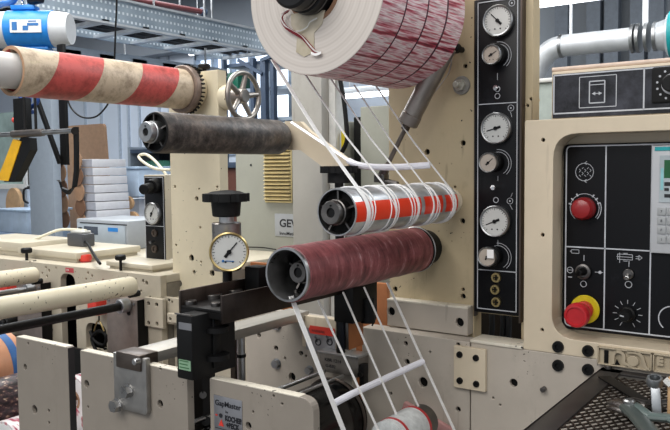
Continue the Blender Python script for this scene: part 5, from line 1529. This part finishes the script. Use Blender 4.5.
# power supply
zl = zd+.03
c = onz2(77, 246.5, zl+.0005)
t = thing('power_supply', 'dark grey power supply brick with a grey top and two cables on the cream lid', 'power supply', tuple(c))
s_ = S(c)
part('brick', MB().box((c.x-15*s_*1.1, c.y, zl+.0005), (c.x+9*s_*1.1, c.y+.045, zl+13*s_), .004), plain('charcoal_plastic', '#45464a', .4), t)
part('grey_top', MB().box((c.x-12*s_*1.1, c.y+.006, zl+13*s_), (c.x+6*s_*1.1, c.y+.04, zl+15.5*s_), .003), plain('pale_plastic', '#bcbcb8', .4), t)
part('output_cable', MB().tube([Vector((c.x+8*s_*1.1, c.y+.01, zl+.016)), P(89, 246, c.y-.03), P(94, 255, c.y-.1), P(100, 263.5, c.y-.2)], .0042, 10), 'rub', t)
part('white_cable', MB().tube([Vector((c.x+2*s_, c.y+.03, zl+15.5*s_)), P(62, 229.5, c.y+.03), P(45, 235, c.y), P(25, 243.5, c.y-.03), P(8, 247, c.y-.1), P(-8, 248, c.y-.1)], .0045, 10), 'cream_cable', t)
# instrument
Yi = 1.62
a, b = P(76, 216.5, Yi), P(128, 244, Yi)
zi = zd+.0005
t = thing('instrument_box', 'pale grey bench instrument with a small dark display behind the lids', 'instrument', (a.x, Yi, zi))
zit = P(76, 218.5, Yi).z
part('case', MB().box((a.x, Yi, zi), (b.x, Yi+.20, zit), .005), plain('pale_grey_case', '#9ba1a8', .4, var=.05), t)
part('front_bezel', MB().box((a.x+.01, Yi-.004, zi+.012), (b.x-.01, Yi, zit-.014), .002), plain('bluish_grey_front', '#a4b0bc', .4, var=.04), t)
def fbox(tl, br, th, m_, nm): 
    u, v = P(*tl, Yi-.004), P(*br, Yi-.004); part(nm, MB().box((u.x, Yi-.004-th, v.z), (v.x, Yi-.004, u.z)), m_, t)
fbox((84, 226), (98, 235), .001, plain('display_glass', '#3b4658', .2), 'display'); fbox((80, 223), (127, 224.6), .001, 'blackm', 'dark_strip'); fbox((108, 227.5), (118, 232), .001, 'blue', 'blue_logo')
fbox((79, 227), (82, 229), .003, 'ink', 'key_button')

# ---- small gauge box
Yx = 1.40
a, b = P(144.3, 178, Yx), P(166.6, 257.5, Yx)
t = thing('small_gauge_box', 'small cream box with black front, round gauge and big black knob, left of the column', 'gauge box', (a.x, Yx, b.z))
zt_ = P(156, 174.8, Yx).z; zb_ = max(P(156, 260, Yx).z, zd+.0005)
part('case', MB().box((a.x-.001, Yx, zd+.0205), (b.x+.001, Yx+.09, zt_), .002), 'deck', t)
part('black_front', MB().box((a.x+.001, Yx-.003, zb_), (b.x-.001, Yx, zt_-.004), .001), 'panel', t)
L = MB(); s_ = S(a)
u0, u1 = a.x+.0035, b.x-.0035; w1, w0 = zt_-.007, zb_+.003
wm = P(156, 226, Yx).z
for z in (w1, w0, wm): L.box((u0, Yx-.0036, z-.0008), (u1, Yx-.003, z+.0008))
for x in (u0, u1): L.box((x-.0008, Yx-.0036, w0), (x+.0008, Yx-.003, w1))
part('printed_lines', L, 'line', t)
gauge(t, 154.8, 213.3, Yx-.003, 11, 60, bez='zinc')
c = P(155.5, 185.5, Yx-.003); e_ = P(143.5, 189.5, Yx-.075)
part('adjusting_knob', MB().cyl(c, c.lerp(e_, .45), 7.5*s_, 7*s_, 32).cyl(c.lerp(e_, .4), e_, 4.6*s_, 5*s_, 30, bev=.002), 'black', t)
for py in (233, 249): c = P(155, py, Yx-.003); part('air_socket', MB().lathe(c, NEG, [(0, .001), (2*s_, .001), (2.4*s_, .004), (3.8*s_, .004), (4*s_, 0)], 24), 'bsteel', t)
c = P(154, 241, Yx-.003); part('toggle_switch', MB().cyl(c, P(150, 242.5, Yx-.02), 1.2*s_, 1.7*s_, 12), 'chrome', t)
single('cream_hose', MB().tube([P(*q, y_) for q, y_ in (((171, 170), 1.40), ((155, 168.5), 1.42), ((142, 161), 1.44), ((139, 156), 1.45), ((146, 154.5), 1.45), ((155, 161), 1.44), ((165, 173), 1.43), ((167, 178), 1.43))], .0042, 10), 'cream_cable', 'cream hose looping above the small gauge box', 'hose', tuple(P(155, 165, 1.44)))
# small stepped cream blocks between deck and bracket
def small_block(label, tl, br, Yx_, holes):
    plate(dk_, 'cover_plate', rect(tl, br, Yx_, .001), Yx_, .012, 'deck', holes)
small_block('small cream cover plate with four bolts beside the brown bearing plate', (144, 297), (163, 329), YRW-.013, [(148.3, 303.5, 1.9), (156.5, 304.8, 1.9), (148.3, 323, 1.9), (156.8, 323.8, 1.9)])
small_block('cream step plate left of the channel bracket', (158, 296), (181, 326), YRW+.008, [(169, 300.5, 1.4), (172, 302, 1.2)])
small_block('small cream lug left of the black sensor housing', (167, 313), (180, 324), YRW-.01, [(170, 319, 1.6)])
t = thing('lower_deck_plate', 'cream plate under the channel bracket, behind the square bar', 'plate', (xd1, YRW+.05, .02))
plate(t, 'plate_body', rectz(xd1+.001, P(250, 330, 1.3).x, .03, P(165, 296, 1.31).z), 1.31, .02, 'deck', [(168, 345, 2), (205, 335, 2), (222, 352, 2.5)])
# lower cross structure seen through the slot between the front plates
t = thing('slide_post', 'dark steel slide post with steel rollers in the slot between the front plates', 'post', tuple(P(200, 400, .9)))
a, b = P(193, 400, .86), P(203, 400, .86)
part('post', MB().box((a.x, .86, .05), (b.x, .89, zF+.01), .001), 'blackm', t)
a = P(204, 400, .88)
part('cream_cover', MB().box((a.x, .89, .05), (a.x+.022, .90, zF-.04)), 'deck', t)
part('screw', MB().cyl(P(203, 395, .89), P(203, 395, .86), .006, n=14), 'dsteel', t); part('screw', MB().cyl(P(206, 421, .89), P(206, 421, .86), .008, n=14), 'black', t)
t = thing('roller_stack', 'steel guide post with bright ring behind the black sensor housing', 'post', tuple(P(237, 350, 1.1)))
c = P(233, 340, 1.05); part('post', MB().box((c.x-.008, 1.05, .3), (c.x+.004, 1.07, P(233, 330, 1.05).z)), 'bsteel', t)
c = P(241, 350, 1.05); part('ring_roller', MB().cyl((c.x, 1.05, P(241, 380, 1.05).z), (c.x, 1.05, P(241, 331, 1.05).z), .008, n=24), 'steel', t); part('dark_ring', MB().cyl((c.x, 1.05, P(241, 357, 1.05).z), (c.x, 1.05, P(241, 354, 1.05).z), .0095, n=24), 'black', t)

# ---- label rolls at the lower left, in a rack behind the plate
def lroll(px, py, r, Ya, Yb2, m_, label, core='tealgrey', nm='label_roll', extra=None):
    c = P(px, py, Ya); R = r*S(c); t = thing(nm, label, 'label roll', (c.x, Ya, c.z), 'label rolls at the lower left')
    part('wound_labels', MB().lathe((c.x, Ya, c.z), Yv, [(R*.45, .001), (R*.99, 0), (R, .001), (R, Yb2-Ya), (R*.45, Yb2-Ya)], 56), m_, t)
    part('face_ring', MB().lathe((c.x, Ya-.0008, c.z), Yv, [(R*.3, .0), (R*.9, 0), (R*.9, .0008)], 48), core, t)
    part('core', MB().tubec((c.x, Ya-.0015, c.z), (c.x, Yb2, c.z), R*.42, R*.3), 'card', t)
    if extra: extra(t, c, R, Ya)
    return t
mk = N('dark_printed_labels'); aa, rr, yy = polar(mk)
n_ = mk.noise(1, 3, .6, vec=comb(mk, mk.math('MULTIPLY', aa, 6.0), mk.math('MULTIPLY', yy, 60.0), 0))
mk.col(mk.ramp(n_, [(.40, rgb('#1f1a1b')), (.55, rgb('#473236')), (.62, rgb('#8a6d5a')), (.68, rgb('#c9bba8'))])); mk.set(.35)
mk2 = N('white_pink_labels'); aa, rr, yy = polar(mk2)
n_ = mk2.noise(1, 2, .5, vec=comb(mk2, mk2.math('MULTIPLY', aa, 1.0), mk2.math('MULTIPLY', yy, 50.0), 0))
mk2.col(mk2.ramp(n_, [(.42, rgb('#a83250')), (.46, rgb('#e4d9dc')), (.6, rgb('#efecec')), (.66, rgb('#c04258'))])); mk2.set(.35)
def blueband(t, c, R, Ya): part('blue_band', MB().tubec((c.x, Ya+.045, c.z), (c.x, Ya+.065, c.z), R*1.01, R*.9), plain('blue_band', '#2c5c94', .4), t)
lroll(-24, 372, 35, .92, 1.0, plain('orange_brown_wrap', '#b98565', .4), 'orange brown wrapped roll with a blue band behind the front plate, uppermost at lower left', core='card', extra=blueband)
lroll(-28, 396, 27, .96, 1.06, mk2.m, 'white and pink label roll behind the shaded front plate, between two other rolls', core='paper')
lroll(-18, 407, 24.5, .86, .95, mk.m, 'dark printed label roll with a grey green face at the left edge', core='tealgrey')
lroll(5, 449, 28, .86, 1.05, mk2.m, 'white and red label roll at the bottom left corner', core='paper')
lroll(74, 400, 24, 1.02, 1.22, mk2.m, 'white and red label roll seen in the gap right of the leftmost front plate', core='paper')
rr_ = thing('roll_rack', 'dark rack frame holding the label rolls behind the front plates', 'rack', tuple(P(40, 430, 1.1)))
q = P(-30, 440, 1.2)
part('frame', MB().box((q.x-.3, 1.22, .2), (P(118, 440, 1.22).x, 1.228, P(60, 345, 1.22).z)), 'blackm', rr_)

# ---- actuator tube upper left, blue band
Yt_ = 1.75
c = P(30, 29.5, Yt_); s_ = S(c); Rb = 17.6*s_
xL = P(-40, 30, Yt_).x; xa_, xb_, xe_ = P(11.5, 30, Yt_).x, P(52.5, 30, Yt_).x, P(70.5, 30, Yt_).x
HX = (ROT @ Vector((1, 0, 0))); HX.z = 0; HX.normalize(); HN = HX.cross(Vector((0, 0, 1))).normalized()
if HN.y > 0: HN = -HN
def hp(px, dz=0.0, off=0.0):
    k_ = (px-30)*s_; return c+HX*k_+Vector((0, 0, dz))+HN*off
t = thing('hoist_body', 'white cylindrical hoist body with a bright blue band at the upper left corner', 'hoist', tuple(c))
Lh = (71+45)*s_
part('white_body', MB().lathe(hp(-45), HX, [(0, 0), (Rb, 0), (Rb, Lh-.06), (Rb*.95, Lh-.03), (Rb*.86, Lh), (0, Lh)], 56), plain('hoist_white', '#c9cccf', .35, var=.05), t)
part('blue_band', MB().tubec(hp(10), hp(54), Rb*1.05, Rb*.98), 'blue', t)
lb = part('white_label', MB().obox(hp(18, 0, Rb*1.05), hp(48.5, 0, Rb*1.05), .004, 12.5*s_, up=(0, 0, 1)), 'white', t)
for x0_, x1_, z_m, hh in ((20, 25, 0, 8), (30.5, 36, -2, 4.5), (35, 46, 1.5, 2.5), (36, 44, 4.5, 1)): part('label_mark', MB().obox(hp(x0_, z_m*s_, Rb*1.05+.0026), hp(x1_, z_m*s_, Rb*1.05+.0026), .001, hh*s_, up=(0, 0, 1)), 'inkblue', lb, smooth=0)
part('top_bracket', MB().obox(hp(14, Rb+.012), hp(38, Rb+.012), .06, .02, up=(0, 0, 1), bev=.005), 'blue', t)
part('bottom_bracket', MB().obox(hp(22, -Rb-.008), hp(50, -Rb-.008), .06, .014, up=(0, 0, 1), bev=.004), 'blue', t)
hkx = P(26, 5, Yt_).x
hk = thing('crane_hook', 'silver hook and shackle holding the hoist body', 'hook', (hkx, Yt_, c.z+Rb+.022))
part('eye', MB().torus((hkx, Yt_, c.z+Rb+.042), Yv, .022, .006), 'chrome', hk)
part('shank', MB().cyl((hkx, Yt_, c.z+Rb+.064), (hkx, Yt_, 3.6), .008, n=14), 'chrome', hk)
part('side_plate', MB().box((hkx+.03, Yt_-.02, c.z+Rb+.024), (hkx+.10, Yt_+.02, c.z+Rb+.2), .01), 'navy', hk)
bh = thing('blue_hose', 'bright blue air hose at the upper left corner beside the hook', 'hose', tuple(P(5, 3, Yt_)))
part('hose', MB().tube([P(-12, 10, Yt_-.04), P(2, 4, Yt_-.06), P(12, 2, Yt_-.05), P(18, -6, Yt_-.05)], .012, 12), plain('bright_blue_hose', '#3a6fb4', .4), bh)
# cable chain / black strap structure below it
t = thing('black_support_frame', 'black steel frame of an upright and a slanted strut under the striped core', 'frame', tuple(P(62, 160, 1.72)))
a, b = P(56.5, 46, 1.72), P(66.5, 165, 1.72)
part('upright', MB().box((a.x, 1.72, P(60, 165, 1.72).z), (b.x, 1.735, P(60, 44, 1.72).z), .002), 'black', t)
part('strut', MB().obox(P(36, 96, 1.715), P(60, 163, 1.715), .018, .012, up=Yv, bev=.001), 'black', t)
t = thing('blue_hose', 'coiled dark blue hoses hanging under the near end of the striped core', 'hose', tuple(P(27, 100, 1.6)))
part('hose', MB().tube([P(*q, 1.6) for q in ((20, 92), (22, 103), (30, 107), (37, 102), (36, 94), (28, 97), (26, 106), (33, 112))], .008, 10), 'bluehose', t)
part('hose', MB().tube([P(*q, 1.63) for q in ((26, 90), (30, 100), (26, 110), (28, 118))], .007, 10), plain('mid_blue_hose', '#2b4f95', .4), t)
# grey rod with hook
Yh_ = 1.55
t = thing('hook_rod', 'grey steel rod with a black flat J shaped hook hanging at its right end', 'hook', tuple(P(40, 131, Yh_)))
a, b = P(-40, 138, Yh_), P(76, 130, Yh_); b.z = P(76, 130.5, Yh_).z; a.z = b.z
part('rod', MB().cyl(a, b, 2.6*S(b), n=20), 'steel', t)
part('sleeve', MB().cyl(Vector((P(13, 130, Yh_).x, Yh_, b.z)), Vector((P(43, 130, Yh_).x, Yh_, b.z)), 4*S(b), n=24), metal('dull_sleeve', '#86807c', .4, .15), t)
for px in (24, 35): q = P(px, 100, Yh_); part('hanger_pin', MB().cyl((q.x, Yh_, b.z), (q.x, Yh_, P(px, 88, Yh_).z), .005, n=12), 'blackm', t)
jp_ = [P(*q, Yh_-.02) for q in ((76, 127), (76.5, 150), (76.5, 172), (74.5, 187), (69, 192.5), (62.5, 189), (59, 181))]
part('hook_band', MB().ribbon(jp_, [Vector((1, 0, 0))]*3+[Vector((1, 0, .3)), Vector((.2, 0, 1)), Vector((-.6, 0, 1)), Vector((-1, 0, .6))], .014, .012, 0), 'black', t)
part('hook_head', MB().cyl(P(75, 131, Yh_-.03), P(75, 131, Yh_-.008), .013, n=24), 'blackm', t)
# yellow-black handle
Yy = 1.55
t = thing('yellow_black_handle', 'slanted black control handle with an amber yellow face at the left edge', 'handle', tuple(P(5, 180, Yy)))
part('black_grip', MB().prism([P(*q, Yy) for q in ((21, 137), (29, 138), (30, 150), (14, 182), (4, 182), (14, 150))], (0, .03, 0)), 'black', t, smooth=0)
part('yellow_face', MB().prism([P(*q, Yy-.003) for q in ((13, 139), (21, 141.5), (8, 181), (-3, 180))], (0, .02, 0)), 'yel2', t, smooth=0)
part('black_stem', MB().box((P(13, 110, Yy).x, Yy, P(20, 137, Yy).z), (P(24, 110, Yy).x, Yy+.03, P(20, 98, Yy).z), .002), 'black', t)
c = P(12, 120, Yy); part('red_pilot', MB().cyl(c+Vector((.004, .01, 0)), c+Vector((-.006, .01, 0)), .010, n=20, bev=.003), 'redcap', t)
# hanging black cables
q = P(116, 30, 1.5); 
single('black_cable', MB().tube([P(117, -20, 1.5), P(116.5, 10, 1.5), P(115.5, 30, 1.5), P(114.5, 62, 1.5)], .0028, 10), 'rub', 'black cable hanging straight down in front of the cable tray', 'cable', tuple(q))
single('black_cable', MB().tube([P(*q, 1.5) for q in ((66, 92), (70, 106), (78, 115), (87, 118), (97, 116), (106, 107), (110, 98))], .0028, 10), 'rub', 'black cable hanging in a loop under the striped core', 'cable', tuple(P(87, 118, 1.5)))

# ============================================================ middle distance at left
# table with cartons
zt_ = P(95, 238, 2.9).z
Ytb = 2.6
q0, q1 = P(40, 240, Ytb), P(175, 240, Ytb)
zt_ = 1.02
tb = thing('packing_table', 'grey packing table behind the rear deck carrying the cartons', 'table', (q0.x, Ytb, 0))
part('tabletop', MB().box((q0.x, Ytb-.05, zt_-.03), (q1.x, 3.7, zt_), .004), 'gpost', tb)
for x in (q0.x+.05, q1.x-.05):
    for y in (Ytb+.0, 3.6): part('leg', MB().box((x-.02, y-.02, .001), (x+.02, y+.02, zt_-.03)), 'mull', tb)
# stacked cartons: nine layers
Ys = 2.7
xa, xb = P(78, 190, Ys).x, P(93, 190, Ys).x
hgt = 8.3*S(P(85, 190, Ys))
ztop = P(85, 158.5, Ys).z
nb = int((ztop-zt_)/hgt); hb = (ztop-zt_)/nb
words = ['bottom', 'second from bottom', 'third from bottom', 'fourth from bottom', 'fifth from bottom', 'sixth from bottom', 'seventh from bottom', 'eighth from bottom', 'ninth from bottom', 'tenth from bottom', 'eleventh from bottom', 'twelfth', 'thirteenth', 'fourteenth', 'fifteenth', 'sixteenth']
proto = None
for i in range(nb):
    lab = 'flat white carton in the stack behind the instrument, ' + ('topmost of its stack' if i == nb-1 else words[i])
    loc = (xa, Ys, zt_+i*hb+.0003)
    off = (nb-1-i)*.0045
    if proto is None:
        proto = thing('flat_carton', lab, 'carton', loc, 'stacked flat white cartons')
        part('carton_body', MB().box((xa, Ys, loc[2]), (xb, Ys+.24, loc[2]+hb-.0045), .002), 'box', proto)
        part('shaded_end_face', MB().box((xa+.002, Ys-.002, loc[2]+.002), (xb-.002, Ys, loc[2]+hb-.006)), 'box_shade', proto)
        proto.location = (xa+off, Ys, loc[2])
    else: dup(proto, (xa+off, Ys, loc[2]), lab)
Yc3 = 3.45
a, b = P(66, 126, Yc3), P(110, 160, Yc3)
single('cardboard_sheet', MB().prism([Vector((p.x, Yc3, p.y)) for p in roundpoly([Vector((a.x, a.z)), Vector((P(104, 125, Yc3).x, a.z)), Vector((b.x, zt_+.001)), Vector((a.x, zt_+.001))], .03)], (0, .02, 0)), 'card', 'brown cardboard sheet standing behind the white carton stack', 'cardboard', (a.x, Yc3, zt_), smooth=0)
# brown die-cut discs stacked left of the cartons
k = 0
for col_, (px, n_) in enumerate(((59.5, 5), (72, 5))):
    for i in range(n_):
        py = 157+i*15.5+(col_*4)
        c = P(px, py, 2.62)
        s_ = S(c)
        pts = []
        for j in range(24):
            A = 2*PI*j/24; pts.append(c+Vector((6.4*s_*1.25*math.cos(A), 0, 8.6*s_*math.sin(A)*(1-.12*math.cos(2*A)))))
        k += 1
        nm = ['topmost', 'second from the top', 'third from the top', 'fourth from the top', 'lowest'][i]
        y_ = 2.62+.004*(i % 2)
        single('cardboard_tab', MB().prism([p+Vector((0, .03*col_+.008*i, 0)) for p in pts], (0, .006, 0)), 'card' if (i+col_) % 2 else 'cardd', 'rounded brown cardboard tab in the %s column beside the white cartons, %s' % (('left', 'right')[col_], nm), 'cardboard', tuple(c), 'rounded cardboard tabs')
# grey-blue post
Ypp = 2.5
a, b = P(28, 150, Ypp), P(52.5, 150, Ypp)
single('grey_post', MB().box((a.x, Ypp, .001), (b.x, Ypp+.05, 2.2), .004), 'gpost', 'broad grey blue upright post behind the hook rod', 'post', (a.x, Ypp, 0))
# glazed booth at the far left with wooden discs
Yw = 3.2
a, b = P(-20, 110, Yw), P(27, 186, Yw)
t = thing('glazed_partition', 'glazed partition with greenish glass at the far left edge', 'partition', (a.x, Yw, 0))
part('lower_panel', MB().box((a.x-.3, Yw, .001), (b.x, Yw+.03, P(10, 186, Yw).z)), plain('pale_panel', '#c2cbd6', .5, var=.04), t)
part('glass', MB().box((a.x-.3, Yw+.01, P(10, 185, Yw).z), (b.x, Yw+.02, P(10, 112, Yw).z)), plain('greenish_glass', '#93a5a0', .15, var=.3, scale=4), t)
part('frame', MB().box((a.x-.3, Yw-.01, P(10, 189, Yw).z), (b.x, Yw+.035, P(10, 184, Yw).z)).box((b.x-.03, Yw-.01, P(10, 184, Yw).z), (b.x, Yw+.035, P(10, 108, Yw).z)), 'white', t)
for (px, py, w_, h_, lab) in ((13, 205, 9.5, 17, 'pale wooden oval board leaning against the pale partition panel at the left edge'),):
    c = P(px, py, Yw-.06); s_ = S(c)
    pts = [c+Vector((w_*1.35*s_*math.cos(2*PI*j/40), 0, h_*s_*math.sin(2*PI*j/40))) for j in range(40)]
    single('wooden_disc', MB().prism(pts, (0, .03, 0)), 'wood', lab, 'board', tuple(c), smooth=20)
c = P(26, 194, Yw-.05)
single('wall_handle', MB().tube([P(28, 188, Yw-.02), P(24, 190, Yw-.06), P(24, 200, Yw-.06), P(28, 203, Yw-.02)], .008, 8), 'blackm', 'thin black bow handle on the pale partition panel', 'handle', tuple(c))
# clear tubs below
for k, (x0_, y0_, x1_, y1_, lab) in enumerate(((-4, 208, 27, 234, 'clear pale blue plastic tub at the left edge below the wooden oval board'), (118, 166, 139, 197, 'translucent pale blue tub stacked above another behind the small gauge box'), (121, 198, 140, 236, 'whitish tub of wooden discs behind the instrument'))):
    Yk_ = 2.95+.1*k; a, b = P(x0_, y0_, Yk_), P(x1_, y1_, Yk_)
    t = thing('plastic_tub', lab, 'tub', (a.x, Yk_, b.z))
    tm = bpy.data.materials.get('clear_tub') or plain('clear_tub', '#b4c7dc', .25, var=.12, scale=9)
    part('tub_body', MB().box((a.x, Yk_, b.z), (b.x, Yk_+.35, a.z-.012), .01), tm if k < 2 else 'box', t)
    part('rim', MB().box((a.x-.012, Yk_-.012, a.z-.02), (b.x+.012, Yk_+.362, a.z-.004), .004), 'lblue' if k < 2 else 'box', t)
    if k == 0: single('blue_crate', MB().box((a.x-.05, Yk_-.01, .001), (b.x+.02, Yk_+.4, b.z-.001), .005), plain('blue_crate', '#8fa3bd', .5), 'blue grey crate under the clear tub at the left edge', 'crate', (a.x, Yk_, 0))
q = P(131, 205, 3.1)
for k, (px, py, r) in enumerate(((126, 203, 7), (131, 219, 7.5))):
    c = P(px, py, 2.98+.0); s_ = S(c); pts = [c+Vector((r*1.3*s_*math.cos(2*PI*j/30), -.0, r*s_*math.sin(2*PI*j/30))) for j in range(30)]
    single('wooden_disc', MB().prism(pts, (0, .02, 0)), 'wood', 'pale wooden disc beside the small gauge box, '+('upper' if k == 0 else 'lower')+' of the two', 'board', tuple(c), smooth=20)
# dark shelf behind small gauge box, white sill and cabinets behind the column
a, b = P(130, 147, 3.9), P(176, 200, 3.9)
t = thing('dark_shelf', 'dark open shelf unit behind the spoked end of the worn roller', 'shelf', (a.x, 3.9, 0))
part('back', MB().box((a.x, 4.2, .001), (b.x, 4.22, a.z)), 'mull', t)
for py in (149, 176, 205): z = P(150, py, 3.9).z; part('shelf_board', MB().box((a.x, 3.9, z-.03), (b.x, 4.2, z)), 'mull', t)
part('side', MB().box((a.x-.03, 3.9, .001), (a.x, 4.22, a.z)), 'gpost', t)
zz = P(150, 176, 3.9).z
single('green_case', MB().box((P(146, 170, 3.95).x, 3.95, zz+.0005), (P(164, 170, 3.95).x, 4.15, zz+.12), .006), plain('green_case', '#4a8a77', .4), 'green case on the dark shelf behind the cream hose', 'case', tuple(P(150, 170, 3.95)))
# low pale machinery filling between the rows
a, b = P(40, 262, 2.35), P(345, 330, 2.35)
single('rear_machine_body', MB().box((a.x, 2.42, .001), (b.x, 2.5, .95), .01), 'deck', 'pale cream body of a rear machine low behind the press', 'machine', (a.x, 2.4, 0))
# things between column and cabinet
a, b = P(222, 168, 2.9), P(238, 176, 2.9)
t = thing('brown_cabinet', 'dark brown cabinet seen in the gap between column and vented cabinet', 'cabinet', (a.x, 2.9, 0))
part('body', MB().box((a.x-.03, 2.9, .001), (b.x+.1, 3.2, a.z), .005), plain('dark_brown', '#59352b', .5), t)
part('worktop', MB().box((a.x-.04, 2.88, a.z), (b.x+.12, 3.22, a.z+.03), .003), 'mull', t)
